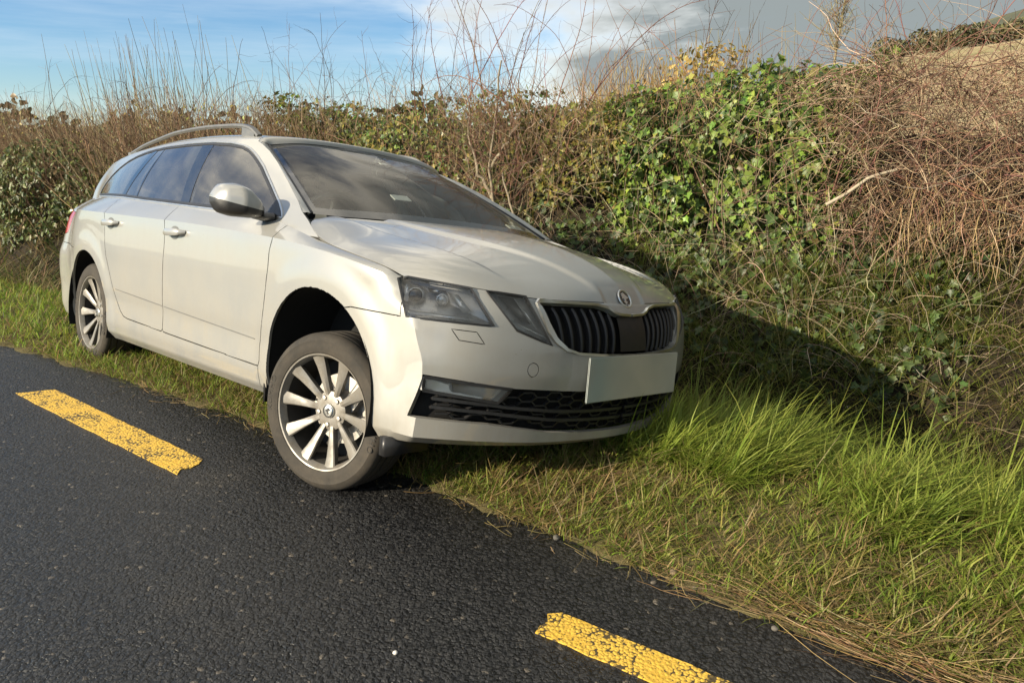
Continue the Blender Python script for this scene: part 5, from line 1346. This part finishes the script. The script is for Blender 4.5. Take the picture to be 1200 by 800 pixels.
    # 5 ditch and bank
    vb = VB()
    s, d = field_(9000, -4, 3.4, 1.35, 2.3); put(vb, s, d, .16 * r.gamma(7, 1 / 7, len(s)), .5, .9, .0065, [(.08, .125, .024), (.11, .16, .03), (.19, .17, .06)], [3, 2, 1.4])
    kp = lambda s, d: np.clip(.65 + .6 * lump(s, d, 3.0, 41), .15, 1) * np.interp(s, [-.2, .5], [.35, 1])
    s, d = field_(24000, -5, 3.6, 2.0, 3.15, kp); put(vb, s, d, .24 * r.gamma(7, 1 / 7, len(s)), .7, 1.1, .0052, [(.15, .19, .036), (.23, .24, .05), (.30, .25, .09), (.10, .13, .026)], [3, 3, 2, 2], None, math.atan2(-.7, -.3), 1.1)
    kp = lambda s, d: np.clip(.25 - .8 * lump(s, d, 3.0, 41), .03, 1) * np.interp(s, [-.2, .5], [.45, 1])
    s, d = field_(16000, -5, 3.6, 2.05, 3.3, kp); put(vb, s, d, .28 * r.gamma(7, 1 / 7, len(s)), .85, 1.2, .0036, [(.30, .225, .115), (.22, .155, .07), (.15, .10, .05), (.38, .30, .17)], [3, 3, 2, 1], None, math.atan2(-.7, -.3), 1.3)
    s, d = field_(9000, -14, -5, 1.4, 3.0); put(vb, s, d, .30 * r.gamma(7, 1 / 7, len(s)), .6, 1.0, .011, [(.08, .11, .026), (.20, .165, .075), (.28, .21, .11)], [3, 2, 2])
    tag(vb.build('bank_grass', M['grass']), 'rough mixed green and dead grass on the bank below the hedge', 'grass', kind='stuff')
build_grass()
# ---------- leaves
IVY = np.array([(0, 0), (.42, -.06), (.37, .20), (.50, .46), (.20, .58), (0, 1.0)])
def leaf_shape(kind):
    """flat outline in (x across, y along), folded along the midrib -> V, tri faces"""
    if kind == 'ivy': o = IVY
    elif kind == 'oval': o = np.array([(0, 0), (.20, .16), (.29, .42), (.22, .74), (0, 1.0)])
    else: o = np.array([(0, 0), (.10, .25), (.13, .55), (0, 1.0)])
    R_ = o.copy(); Lf = o[1:-1][::-1] * [-1, 1]; ring = np.concatenate([R_, Lf]); mid = np.array([[0, .38]]) if kind == 'ivy' else np.array([[0, .5]])
    V2 = np.concatenate([ring, mid]); z = np.abs(V2[:, 0]) * .32 - .16 * (V2[:, 1] - .4) ** 2; V = np.concatenate([V2, z[:, None]], 1); n = len(ring); i = np.arange(n)
    return V - [0, .0, 0], np.stack([i, (i + 1) % n, np.full(n, n)], 1)
def leaf_frames(N, hang, r):
    """rotation matrices: leaf normal about N, tip hanging down"""
    n = len(N); N = N + r.normal(0, .42, (n, 3)); N /= np.linalg.norm(N, axis=1, keepdims=True); dn = np.array([0, 0, -1.]) * hang + r.normal(0, .55, (n, 3)); Y = dn - N * (dn * N).sum(1, keepdims=True); Y /= np.linalg.norm(Y, axis=1, keepdims=True) + 1e-9
    return np.stack([np.cross(Y, N), Y, N], 2)
def foliage(thing, P, N, size, kind, cols, w, r, singles=300, rnd=None, hang=1.0, mat=None):
    """the leaves of one shrub: the largest seen ones as parts, the rest as one stuff part"""
    LV, LF = leaf_shape(kind); n = len(P); Rm = leaf_frames(N, hang, r); col = pick(n, cols, w, r, .22)
    cam_p = np.array([0, 0, CAM_H]); vis = size / np.linalg.norm(P - cam_p, axis=1) * np.clip((N * ((cam_p - P) / np.linalg.norm(cam_p - P, axis=1, keepdims=True))).sum(1), .05, 1)
    o = np.argsort(-vis); big, rest = o[:singles], o[singles:]
    V = P[rest][:, None] + np.einsum('nij,kj->nki', Rm[rest], LV) * size[rest][:, None, None]; F = (np.arange(len(rest))[:, None, None] * len(LV) + LF[None]).reshape(-1, 3)
    vb = VB().add(V.reshape(-1, 3), [F], np.repeat(col[rest], len(LV), 0)); f = vb.build('foliage', mat or M['leaf'], thing, smooth=False); f['kind'] = 'stuff'
    if singles:
        me = bpy.data.meshes.new('leaf'); me.from_pydata(LV.tolist(), [], LF.tolist()); me.materials.append(rnd)
        for i in big:
            ob = bpy.data.objects.new('leaf', me); R4 = np.eye(4); R4[:3, :3] = Rm[i] * size[i]; R4[:3, 3] = P[i]
            ob.matrix_world = Matrix(R4.tolist()); link(ob, thing); ob.matrix_parent_inverse = thing.matrix_world.inverted() if False else Matrix.Identity(4)
    return f
def stems(thing, name, pts, rad_, col, k=5, each=True, mat=None):
    if not each:
        o = VB().add(*tubes(pts, rad_, col, k)).build(name, mat or M['twig'], thing); o['kind'] = 'stuff'; return o
    for i in range(len(pts)): VB().add(*tubes(pts[i:i+1], rad_[i:i+1], col[i:i+1], k)).build(name, mat or M['twig'], thing)
RND = {'ivy': leaf_mat('ivy_leaf', .30, .2, [(0, (.05, .09, .02)), (.35, (.10, .165, .03)), (.7, (.16, .22, .038)), (1, (.24, .27, .055))]),
       'olive': leaf_mat('olive_leaf', .38, .2, [(0, (.05, .065, .014)), (.4, (.10, .12, .024)), (.75, (.17, .165, .035)), (1, (.22, .18, .05))])}
IVYC = [(.05, .09, .020), (.105, .17, .030), (.17, .245, .040), (.26, .30, .06), (.14, .10, .035)]; IVYW = [3, 4, 3, 1.2, .3]
OLIC = [(.075, .085, .018), (.15, .155, .028), (.23, .21, .038), (.29, .23, .05), (.19, .12, .04)]; OLIW = [3, 4, 3, 2, .8]
def bush_points(n, s0, s1, zlo, zhi, dface, r, depth=.22, seed=1, round_=.35):
    """points spread through the outer layer of a shrub that stands on the bank; returns P,N. zlo/zhi: functions of s"""
    s = r.uniform(s0, s1, n); k = r.beta(1.15, 1.0, n); lo = zlo(s); hi = zhi(s); z = lo + (hi - lo) * k
    # outline: bulges out in the middle, turns back over the top
    u = (s - s0) / (s1 - s0); endr = np.sqrt(np.clip(1 - np.abs(2 * u - 1) ** 2.6, 0, 1)); prof = np.sqrt(np.clip(1 - np.clip((k - .55) / .47, 0, 1) ** 2, 0, 1))
    lum = .16 * lump(s, z, 4.5, seed) + .08 * lump(s, z, 11, seed + 1)
    lay = np.abs(r.normal(0, 1, n)) * depth * .45
    d = dface(s, z) + round_ * (1 - endr * prof) * 1.2 - lum + lay
    P = toworld(s, d, z + .05 * lump(s, d, 7, seed + 2)); N = out_dir(s) * np.clip(prof * endr, .25, 1)[:, None] + np.array([0, 0, 1.]) * (.35 + .9 * (1 - prof))[:, None] + along(s) * ((2 * u - 1) ** 3)[:, None] * .8
    return P, N, s, z
def thing(name, s, d, label, cat, group=None):
    p = pos(np.array([s]), np.array([d]))[0]; o = bpy.data.objects.new(name, None); o.empty_display_size = .1; link(o); tag(o, label, cat, group); return o
def build_hedge():
    r = np.random.default_rng(23)
    face = lambda base: (lambda s, z: np.where(z < .75, base - .015 - .42 * (.75 - z), base - .10 * (z - .9)))
    # --- big ivy mound, right of centre
    t = thing('ivy_bush', -.1, 3.1, 'large glossy ivy bush hanging over the bank right of the car hood', 'ivy')
    P, N, s, z = bush_points(11000, -1.10, .62, lambda s: .20 + .34 * np.clip((s + .6), 0, 1) + .1 * lump(s, s * 0, 6, 50), lambda s: 1.80 - .10 * np.clip((-.5 - s) / .5, 0, 1) + .08 * lump(s, s * 0, 5, 49), face(2.95), r, .62, 51)
    foliage(t, P, N, np.clip(r.gamma(7, .0062, len(P)), .016, .085), 'ivy', IVYC, IVYW, r, 300, RND['ivy'])
    n = 60; ss = r.uniform(-.9, .5, n); pts = walk(toworld(ss, np.full(n, 3.15), r.uniform(.4, .7, n)), out_dir(ss) * .2 + np.array([0, 0, 1.]) + r.normal(0, .2, (n, 3)), r.uniform(.6, 1.2, n), 9, .12, (0, 0, .2), r); stems(t, 'ivy_stem', pts, taper(r.uniform(.003, .008, n), 9), pick(n, [(.12, .085, .05), (.18, .14, .09)], [1, 1], r), 4, False)
    # --- olive-leaved ivy between the bare shrub and the mound
    t = thing('ivy_bush', -1.2, 3.1, 'yellowish olive ivy bush between the bare shrub and the big ivy mound', 'ivy')
    P, N, s, z = bush_points(8600, -2.05, -.66, lambda s: .12 + 0 * s, lambda s: 1.66 + .13 * lump(s, s * 0, 5, 56), face(3.1), r, .62, 57); foliage(t, P, N, np.clip(r.gamma(7, .0050, len(P)), .012, .07), 'ivy', OLIC, OLIW, r, 200, RND['olive'])
    # --- ivy behind the roof of the car
    t = thing('ivy_bush', -3.3, 3.1, 'dense olive-green ivy bush directly behind the car roof', 'ivy')
    P, N, s, z = bush_points(11500, -5.1, -1.75, lambda s: .30 + 0 * s, lambda s: 1.72 + .06 * np.sin(s * 2.6 + 1) + .11 * lump(s, s * 0, 4.2, 60), face(3.05), r, .62, 61); foliage(t, P, N, np.clip(r.gamma(7, .0053, len(P)), .012, .07), 'ivy', OLIC + IVYC[:3], OLIW + [4, 5, 2], r, 250, RND['olive'])
    # --- broad-leaved shrub at the far left
    t = thing('evergreen_shrub', -8.8, 2.8, 'small-leaved green shrub at the left beyond the rear of the car', 'shrub')
    P, N, s, z = bush_points(6500, -11.2, -7.2, lambda s: -.15 + 0 * s, lambda s: 1.25 + .12 * np.sin(s * 2.1), lambda s, z: 2.42 - .1 * z, r, .4, 67); foliage(t, P, N, np.clip(r.normal(.060, .014, len(P)), .02, .09), 'oval', [(.045, .075, .018), (.085, .12, .025), (.14, .16, .04), (.17, .14, .05)], [3, 4, 2, 1], r, 60, RND['ivy'])
    # --- scattered ivy low on the bank behind the car and at the right
    t = thing('ground_ivy', .2, 2.6, 'low ivy with leaves coloured dark for shade, on the bank under the ivy mound', 'ivy')
    n = 3200; s = np.where(r.uniform(0, 1, n) < .72, r.uniform(-3.2, .35, n), r.uniform(.3, 1.4, n)); d = r.uniform(2.3, 3.15, n); P = pos(s, d, 0) + r.normal(0, .05, (n, 3)) + [0, 0, .06]; N = out_dir(s) + np.array([0, 0, .7]); foliage(t, P, N, np.clip(r.normal(.045, .012, n), .02, .07), 'ivy', [(.035, .06, .016), (.055, .09, .022), (.09, .13, .03)], [3, 3, 1], r, 0)  # leaf colours kept dark to put shade on the bank
    # --- bare shrub with a grey forked trunk
    t = thing('bare_shrub', -1.95, 3.05, 'leafless shrub with reddish twigs and a thin grey trunk behind the windscreen', 'shrub')
    base = pos(np.array([-1.72]), np.array([2.75]))[0]
    fork = [[(-1.66, 2.72, .15), (-1.74, 2.76, .55), (-1.86, 2.82, .92), (-1.90, 2.86, 1.20), (-1.86, 2.9, 1.6), (-1.83, 2.92, 1.95)], [(-1.86, 2.82, .90), (-2.0, 2.85, 1.10), (-2.12, 2.9, 1.36), (-2.16, 2.95, 1.7)], [(-1.90, 2.86, 1.12), (-1.78, 2.9, 1.32), (-1.66, 2.9, 1.5)], [(-2.15, 2.75, .2), (-2.10, 2.8, .7), (-2.02, 2.85, 1.1)], [(-1.55, 2.7, .2), (-1.62, 2.78, .7), (-1.80, 2.86, 1.1)]]
    for q in fork:
        q = np.array(q); tt = np.linspace(0, 1, len(q)); u = np.linspace(0, 1, 14); w = np.stack([np.interp(u, tt, q[:, k]) for k in range(3)], 1); pt = toworld(w[:, 0], w[:, 1], w[:, 2]) + r.normal(0, .006, (14, 3)); stems(t, 'trunk', pt[None], np.linspace(.017, .007, 14)[None], np.array([[.26, .22, .16]]), 6)
    n = 420; ss = r.normal(-1.9, .24, n); z0 = r.uniform(.8, 1.55, n); pts = walk(toworld(ss, r.normal(2.9, .10, n), z0), np.stack([r.normal(0, .55, n), r.normal(0, .3, n), r.uniform(.2, 1.0, n)], 1), r.uniform(.2, .75, n), 8, .20, (0, 0, .5), r)
    stems(t, 'twigs', pts, taper(r.uniform(.0012, .0030, n), 8), pick(n, [(.22, .11, .08), (.30, .19, .13), (.36, .27, .18), (.16, .09, .07)], [3, 3, 2, 2], r), 3, False)
    # --- brown twigs growing through the whole ivy hedge, thickest along its top
    t = thing('hedge_twigs', -2.2, 3.1, 'brown bare twigs sprouting through and above the ivy along the hedge top', 'hedge')
    n = 1150; ss = r.uniform(-5.2, .35, n); z0 = r.uniform(1.0, 1.66, n); pts = walk(toworld(ss, r.normal(3.0, .16, n), z0), out_dir(ss) * r.uniform(-.2, .6, n)[:, None] + r.normal(0, .45, (n, 3)) + [0, 0, .75], r.uniform(.15, .55, n), 7, .18, (0, 0, .2), r); stems(t, 'twigs', pts, taper(r.uniform(.0013, .0030, n), 7, .4), pick(n, [(.24, .15, .09), (.32, .22, .14), (.17, .095, .07), (.40, .31, .20)], [3, 3, 2, 1.5], r), 3, False)
    n = 200; ss = r.uniform(-2.2, .7, n); pts = walk(toworld(ss, r.normal(2.72, .08, n), r.uniform(.5, 1.5, n)), r.normal(0, .8, (n, 3)) + [0, 0, .2], r.uniform(.2, .6, n), 7, .18, (0, 0, -.3), r); stems(t, 'dry_stems', pts, taper(r.uniform(.0012, .0026, n), 7, .4), pick(n, [(.34, .26, .17), (.44, .36, .25), (.22, .15, .10)], [2, 1, 2], r), 3, False)
    # --- dense bare hedge on the left
    t = thing('bare_hedge', -6.4, 3.2, 'dense leafless brown hedge of fine twigs left of the car roof', 'hedge')
    n = 6000; ss = r.uniform(-13.5, -3.8, n); dd = r.normal(3.05, .22, n); top = 1.84 + .10 * np.sin(ss * 1.7) + .10 * lump(ss, ss * 0, 3, 72) - .10 * np.clip(ss + 5, 0, 1); z0 = r.uniform(-.1, 1.25, n); L = np.clip((top - z0) * r.uniform(.5, 1.12, n), .15, 2)
    pts = walk(toworld(ss, dd, z0), out_dir(ss) * r.uniform(-.1, .45, n)[:, None] + np.array([0, 0, 1.]) + r.normal(0, .34, (n, 3)), L, 8, .16, (0, 0, .25), r); stems(t, 'twigs', pts, taper(r.uniform(.0022, .0046, n), 8, .4), pick(n, [(.20, .135, .085), (.28, .20, .12), (.14, .085, .065), (.35, .28, .17)], [3, 3, 2, 1.3], r), 3, False)
    n = 1500; ss = r.uniform(-14, -4.6, n); P = toworld(ss, r.normal(2.85, .15, n), r.uniform(.6, 1.72, n)); foliage(t, P, out_dir(ss) + [0, 0, .5], np.clip(r.normal(.034, .010, n), .015, .06), 'oval', OLIC, OLIW, r, 0)
    # --- tall dry stems above it, each one countable
    t = thing('dry_stalk_clump', -6.6, 3.3, 'clump of tall straight dry stalks standing above the hedge at the left', 'stalks')
    n = 120; ss = np.concatenate([r.normal(-6.75, .75, 90), r.uniform(-9.6, -4.3, 30)]); ln = np.array([-.20, .05, 1.0]); hh = np.concatenate([r.uniform(.55, 1.25, 90), r.uniform(.35, .9, 30)]); hh[:8] = r.uniform(1.25, 1.5, 8)
    D = along(ss) * r.normal(-.12, .14, n)[:, None] + np.array([0, 0, 1.]) + r.normal(0, .05, (n, 3)); pts = walk(toworld(ss, r.normal(3.25, .2, n), np.full(n, 1.35)), D, hh, 8, .02, (0, 0, .0), r)
    stems(t, 'stalk', pts, taper(r.uniform(.0030, .0058, n), 8, .35), pick(n, [(.24, .20, .15), (.32, .27, .19), (.16, .12, .10)], [2, 2, 1], r), 5)
    # --- arching canes above the hedge: each cane a part of its bramble
    def canes(t, n, s0, s1, d0, z0, lo, hi, lean, r_, cols, arch=1.1, up=(.2, 1.0), thorn=0, twig=7):
        for k in range(n):
            s_ = r.uniform(s0, s1); L = r.uniform(lo, hi); dr = along(np.array([s_]))[0] * r.normal(lean, .45) + out_dir(np.array([s_]))[0] * r.normal(.0, .25) + np.array([0, 0, 1.])
            p0 = toworld(np.array([s_]), np.array([r.normal(d0, .18)]), np.array([z0 + r.uniform(-.25, .25)])); pt = walk(p0, dr[None], np.array([L]), 22, .055, (0, 0, 0), r, arch * r.uniform(.03, .11)); c = pick(1, cols, [1] * len(cols), r)
            rr = np.linspace(1, .35, 22)[None] * r.uniform(*r_); vb = VB().add(*tubes(pt, rr, c, 5))
            m = r.integers(twig // 2, twig + 1)
            if m:
                ix = r.integers(5, 21, m); q = pt[0, ix]; tw = walk(q, (pt[0, ix] - pt[0, ix - 1]) * 8 + r.normal(0, .55, (m, 3)) + [0, 0, .25], r.uniform(.06, .30, m), 7, .14, (0, 0, .2), r); vb.add(*tubes(tw, taper(np.full(m, .0013), 7, .5), np.repeat(c, m, 0) * 1.05, 3))
            if thorn:
                ix = r.integers(1, 21, thorn); q = pt[0, ix] + r.normal(0, .004, (thorn, 3)); th = np.stack([pt[0, ix], pt[0, ix] + r.normal(0, .010, (thorn, 3))], 1); vb.add(*tubes(th, np.tile([[.0014, .0003]], (thorn, 1)), np.repeat(c, thorn, 0) * .8, 3))
            vb.build('cane', M['twig'], t)
    red = [(.20, .085, .070), (.26, .12, .09), (.15, .07, .06), (.22, .15, .09)]; dark = [(.11, .075, .06), (.16, .10, .075), (.09, .06, .05)]
    t = thing('bramble_bush', -1.9, 3.2, 'tall reddish arching bramble canes above the bare shrub in the middle', 'bramble')
    canes(t, 30, -2.5, -1.2, 3.05, 1.45, .8, 1.35, .05, (.0032, .0052), red, 1.25, thorn=16, twig=12)
    t = thing('bramble_bush', -.7, 3.4, 'thin dark bramble canes arching over the big ivy mound', 'bramble')
    canes(t, 26, -1.6, .3, 3.4, 1.35, .7, 1.35, .35, (.0024, .0040), red + dark, 1.5, thorn=10, twig=8)
    t = thing('bramble_bush', -3.6, 3.3, 'thin dark twiggy shoots against the sky above the car roof', 'bramble')
    canes(t, 34, -5.0, -2.4, 3.25, 1.35, .6, 1.25, .25, (.0024, .0042), dark, 1.1, twig=9)
    t = thing('bramble_bush', -8.4, 3.3, 'sparse dark arching shoots above the hedge at the far left', 'bramble')
    canes(t, 26, -12.5, -5.2, 3.25, 1.45, .5, 1.0, .5, (.003, .005), dark, 1.9, twig=8)
    # --- bramble thicket on the right
    t = thing('bramble_thicket', 1.2, 3.2, 'tangled leafless bramble thicket with red canes at the right', 'bramble')
    canes(t, 34, .35, 2.2, 3.1, 1.05, .9, 1.6, .25, (.0032, .0055), red, 1.3, thorn=18, twig=12)
    n = 6200; ss = r.uniform(.42, 3.8, n); z0 = .65 + 1.10 * r.beta(1.15, .9, n) + .08 * lump(ss, ss * 0, 4, 71); pts = walk(toworld(ss, 3.35 - .32 * (z0 - .5) + r.normal(0, .20, n) - .1, z0), r.normal(0, 1, (n, 3)) * [1, .7, .75] + [0, 0, .1], r.uniform(.2, .75, n), 9, .24, (0, 0, -.3), r, .05)
    stems(t, 'tangle', pts, taper(r.uniform(.0013, .0030, n), 9, .4), pick(n, [(.26, .165, .11), (.36, .26, .17), (.20, .10, .075), (.44, .35, .24), (.13, .08, .06)], [3, 3, 2, 1.6, 1.5], r), 3, False)
    n = 620; ss = r.uniform(.95, 3.4, n); pts = walk(toworld(ss, r.normal(2.9, .12, n), r.uniform(.85, 1.2, n)), out_dir(ss) * .4 + r.normal(0, .35, (n, 3)) + [0, 0, -.5], r.uniform(.15, .42, n), 7, .14, (0, 0, -.8), r); stems(t, 'hanging_straw', pts, taper(r.uniform(.0012, .0024, n), 7, .4), pick(n, [(.42, .29, .15), (.50, .38, .22), (.33, .21, .11)], [2, 1, 2], r), 3, False)
    q = np.array([(.52, 2.62, .98), (.62, 2.65, 1.04), (.75, 2.7, 1.14), (.9, 2.78, 1.18)]); u = np.linspace(0, 1, 12); w = np.stack([np.interp(u, np.linspace(0, 1, 4), q[:, k]) for k in range(3)], 1); stems(t, 'dead_branch', toworld(w[:, 0], w[:, 1], w[:, 2])[None], np.linspace(.012, .009, 12)[None], np.array([[.40, .34, .25]]), 6)
    # --- twigs and dead stems down the bank face in front of the ivy
    t = thing('dead_undergrowth', -.2, 2.7, 'pale dead stems tangled down the shaded bank beside the car', 'undergrowth')
    n = 950; ss = r.uniform(-2.6, 2.2, n); dd = r.uniform(2.3, 3.0, n); P = pos(ss, dd, .02); pts = walk(P, r.normal(0, .7, (n, 3)) + [0, 0, .8], r.uniform(.2, .75, n), 8, .16, (0, 0, -.5), r, .06); stems(t, 'dead_stem_tangle', pts, taper(r.uniform(.0012, .0026, n), 8, .4), pick(n, [(.36, .29, .20), (.46, .38, .27), (.26, .19, .13), (.18, .12, .085)], [2, 2, 2, 2], r), 3, False)
    # --- ferny weeds in the ditch
    cols = [(.045, .085, .025), (.06, .11, .03), (.035, .065, .022)]
    for k, (s_, d_) in enumerate([(.55, 1.75), (.95, 1.9), (1.25, 1.75), (1.6, 1.85), (.25, 1.95), (1.9, 1.7), (2.3, 1.8)]):
        t = thing('ferny_weed', s_, d_, 'feathery dark green weed in the shaded ditch, ' + ['second from the bumper', 'third from the bumper', 'fourth from the bumper', 'near the right edge', 'nearest the bumper', 'last at the right edge', 'beyond the right edge'][k], 'weed', 'ferny weeds in the ditch'); p0 = pos(np.array([s_]), np.array([d_]))[0]; vb = VB(); m = 9
        for j in range(m):
            a = r.uniform(0, 6.28); L = r.uniform(.16, .30); fr = walk(p0[None], np.array([[math.cos(a), math.sin(a), 1.1]]), np.array([L]), 9, .05, (0, 0, -.6), r, .12)[0]; c = pick(1, cols, [1, 1, 1], r); vb.add(*tubes(fr[None], np.full((1, 9), .0016), c * 1.1, 3))
            dr = np.gradient(fr, axis=0); dr /= np.linalg.norm(dr, axis=1)[:, None]; sd = np.cross(dr, [0, 0, 1.]); sd /= np.linalg.norm(sd, axis=1)[:, None] + 1e-9
            for i in range(2, 9):
                for sg in (-1, 1):
                    l = L * .30 * (1.15 - i / 9); nb = 6; q = fr[i] + (sd[i] * sg * .8 + dr[i] * .5)[None] * (np.linspace(.1, 1, nb) * l)[:, None]; vb.add(*blades(q - [0, 0, .004], np.full(nb, math.atan2(dr[i, 1], dr[i, 0])) + r.normal(0, .9, nb), np.full(nb, l * .45), np.full(nb, 1.2), np.full(nb, .3), np.full(nb, .009), np.repeat(c, nb, 0)))
        vb.build('fronds', M['leaf'], t)
build_hedge()

# ---------- far trees
def build_far_trees():
    r = np.random.default_rng(5)
    def crown(t, c, w, h, n, cols, wt, size):
        a = r.uniform(0, 6.28, n); k = r.uniform(0, 1, n) ** .45; zz = r.uniform(-1, 1, n); rr = np.sqrt(np.clip(1 - zz ** 2, 0, 1)) * k * (1 + .25 * lump(np.cos(a) * 3, zz * 3 + np.sin(a), 1.5, int(c[0] * 7) % 97))
        P = c + np.stack([np.cos(a) * rr * w / 2, np.sin(a) * rr * w / 2, (zz * .5 + .5) * h * (.9 + .1 * k)], 1); N = P - (c + [0, 0, h * .5]); foliage(t, P, N, np.clip(r.normal(size, size * .25, n), size * .4, size * 2), 'oval', cols, wt, r, 0, None, .3); t.children[-1].name = 'crown'
    def bare(t, b, h, col, n, spread=.5, th=.02):
        st = walk(b[None], np.array([[0, 0, 1.]]), np.array([h * .75]), 9, .03, (0, 0, 0), r); VB().add(*tubes(st, np.linspace(th * h * .6, th * h * .15, 9)[None], np.array([col]), 6)).build('trunk', M['twig'], t)
        ix = r.integers(2, 9, n); q = st[0, ix]; tw = walk(q, r.normal(0, spread, (n, 3)) + [0, 0, 1.0], r.uniform(.18, .5, n) * h * (1.15 - ix / 12), 8, .16, (0, 0, .3), r); vb = VB().add(*tubes(tw, taper(np.full(n, h * .0040), 8, .35), pick(n, [col, tuple(np.array(col) * 1.3)], [1, 1], r), 3))
        m = n * 3; j = r.integers(0, n, m); i2 = r.integers(3, 8, m); t2 = walk(tw[j, i2], r.normal(0, .6, (m, 3)) + [0, 0, .7], r.uniform(.06, .2, m) * h, 5, .18, (0, 0, .2), r); vb.add(*tubes(t2, taper(np.full(m, h * .0022), 5, .4), pick(m, [col, tuple(np.array(col) * 1.4)], [1, 1], r), 3)); o = vb.build('crown', M['twig'], t); o['kind'] = 'stuff'
    def at(px, rng_):
        a = math.atan((px - 600) / 873.56 * .966); x, y = rng_ * math.sin(a), rng_ * math.cos(a); return np.array([x, y, float(hill(np.array([x]), np.array([y]))[0])])
    # willow-like scrub behind the hedge in the middle
    for px, rg, h, w, lab in ((828, 16, 2.9, 2.6, 'bushy golden brown willow scrub behind the left part of the ivy mound'), (742, 24, 3.4, 2.2, 'pale leafless scrub behind the hedge in the middle of the skyline'), (792, 30, 3.4, 2.6, 'small brown scrub just left of the golden willow scrub'), (700, 34, 3.2, 3.0, 'low brown scrub nearest the bright cloud on the skyline')):
        b = at(px, rg); t = empty('willow_scrub'); tag(t, lab, 'shrub'); n = 260; q = b + r.normal(0, .22, (n, 3)) * [w, w, 0]; tw = walk(q, r.normal(0, .32, (n, 3)) + [0, 0, 1], r.uniform(.4, 1.0, n) * h, 8, .08, (0, 0, .2), r); o = VB().add(*tubes(tw, taper(np.full(n, rg * .0006), 8, .4), pick(n, [(.30, .22, .10), (.38, .28, .12), (.24, .16, .09)], [2, 2, 1], r), 3)).build('twigs', M['twig'], t); o['kind'] = 'stuff'
        if rg == 16: crown(t, b + [0, 0, h * .25], w, h * .6, 900, [(.30, .24, .06), (.24, .19, .05), (.34, .24, .08)], [1, 1, 1], .10)
    t = empty('bare_tree'); tag(t, 'single tall leafless tree on the field edge behind the red canes', 'tree'); bare(t, at(968, 120), 15.5, (.20, .165, .10), 70, .5)
    # hedgerow along the top of the field: each tree its own
    labs = ['rounded dark hedgerow tree on the field skyline', 'low dark hedgerow bush on the field skyline']
    for k, px in enumerate([1022, 1040, 1062, 1085, 1108, 1130, 1152, 1174, 1196, 1225]):
        b = at(px + r.uniform(-5, 5), 150 + r.uniform(-3, 6)); h = r.uniform(2.6, 4.6); w = r.uniform(4, 7); t = empty('hedgerow_tree'); tag(t, 'small dark hedgerow tree on top of the stubble field, ' + ['first', 'second', 'third', 'fourth', 'fifth', 'sixth', 'seventh', 'eighth', 'ninth', 'tenth'][k] + ' from the left', 'tree', 'hedgerow trees above the stubble field'); st = np.linspace(b, b + [0, 0, h * .5], 5); VB().add(*tubes(st[None], np.linspace(.25, .12, 5)[None], np.array([[.12, .09, .06]]), 5)).build('trunk', M['twig'], t); crown(t, b + [0, 0, h * .08], w, h * .92, 420, [(.055, .062, .026), (.085, .085, .032), (.12, .095, .04)], [2, 2, 1], .55)
build_far_trees()

# ---------- a bare roadside tree on the hedge line ahead of the car: out of view, mirrored in the windscreen
def build_opposite():
    r = np.random.default_rng(77)
    t = empty('roadside_tree'); tag(t, 'bare branching tree on the hedge line ahead of the car, right of the view', 'tree'); b = pos(np.array([4.6]), np.array([3.3]))[0]
    st = walk(b[None], np.array([[0, 0, 1.]]), np.array([4.2]), 10, .06, (0, 0, 0), r); VB().add(*tubes(st, np.linspace(.11, .03, 10)[None], np.array([[.16, .13, .09]]), 8)).build('trunk', M['twig'], t)
    n = 46; ix = r.integers(3, 10, n); tw = walk(st[0, ix], r.normal(0, .8, (n, 3)) + [-.2, .0, .55], r.uniform(1.0, 2.6, n), 12, .16, (0, 0, .2), r); vb = VB().add(*tubes(tw, taper(np.full(n, .022), 12, .25), pick(n, [(.13, .10, .07)], [1], r), 4))
    m = 320; j = r.integers(0, n, m); i2 = r.integers(3, 12, m); t2 = walk(tw[j, i2], r.normal(0, .7, (m, 3)) + [0, 0, .3], r.uniform(.3, .9, m), 8, .2, (0, 0, .2), r); vb.add(*tubes(t2, taper(np.full(m, .008), 8, .3), pick(m, [(.12, .09, .065)], [1], r), 3)); vb.build('branches', M['twig'], t)['kind'] = 'stuff'
build_opposite()

def build_far_hedge():
    """field hedge across the flat land at the left: too far to tell its bushes apart"""
    r = np.random.default_rng(9); n = 2600; a = np.radians(r.uniform(-48, 6, n)); rg = 62 + 5 * np.sin(a * 9) + r.normal(0, .8, n); x = rg * np.sin(a); y = rg * np.cos(a); hz = hill(x, y); top = 2.2 + 1.1 * lump(a * 60, a * 0, 1, 91) + 1.4 * np.clip(lump(a * 160, a * 0, 1, 92), 0, 1); P = np.stack([x, y, hz + np.clip(top, .8, 5) * r.beta(1.2, 1, n)], 1)
    LV, LF = leaf_shape('oval'); Rm = leaf_frames(-P / np.linalg.norm(P, axis=1, keepdims=True), .3, r); sz = r.uniform(.35, .8, n); V = P[:, None] + np.einsum('nij,kj->nki', Rm, LV) * sz[:, None, None]; F = (np.arange(n)[:, None, None] * len(LV) + LF[None]).reshape(-1, 3)
    o = VB().add(V.reshape(-1, 3), [F], np.repeat(pick(n, [(.09, .075, .04), (.14, .11, .055), (.07, .075, .035)], [2, 1, 2], r), len(LV), 0)).build('distant_hedge', M['leaf'], None, False); tag(o, 'low dark hedge line on the flat horizon at the left', 'hedge', kind='stuff')
build_far_hedge()
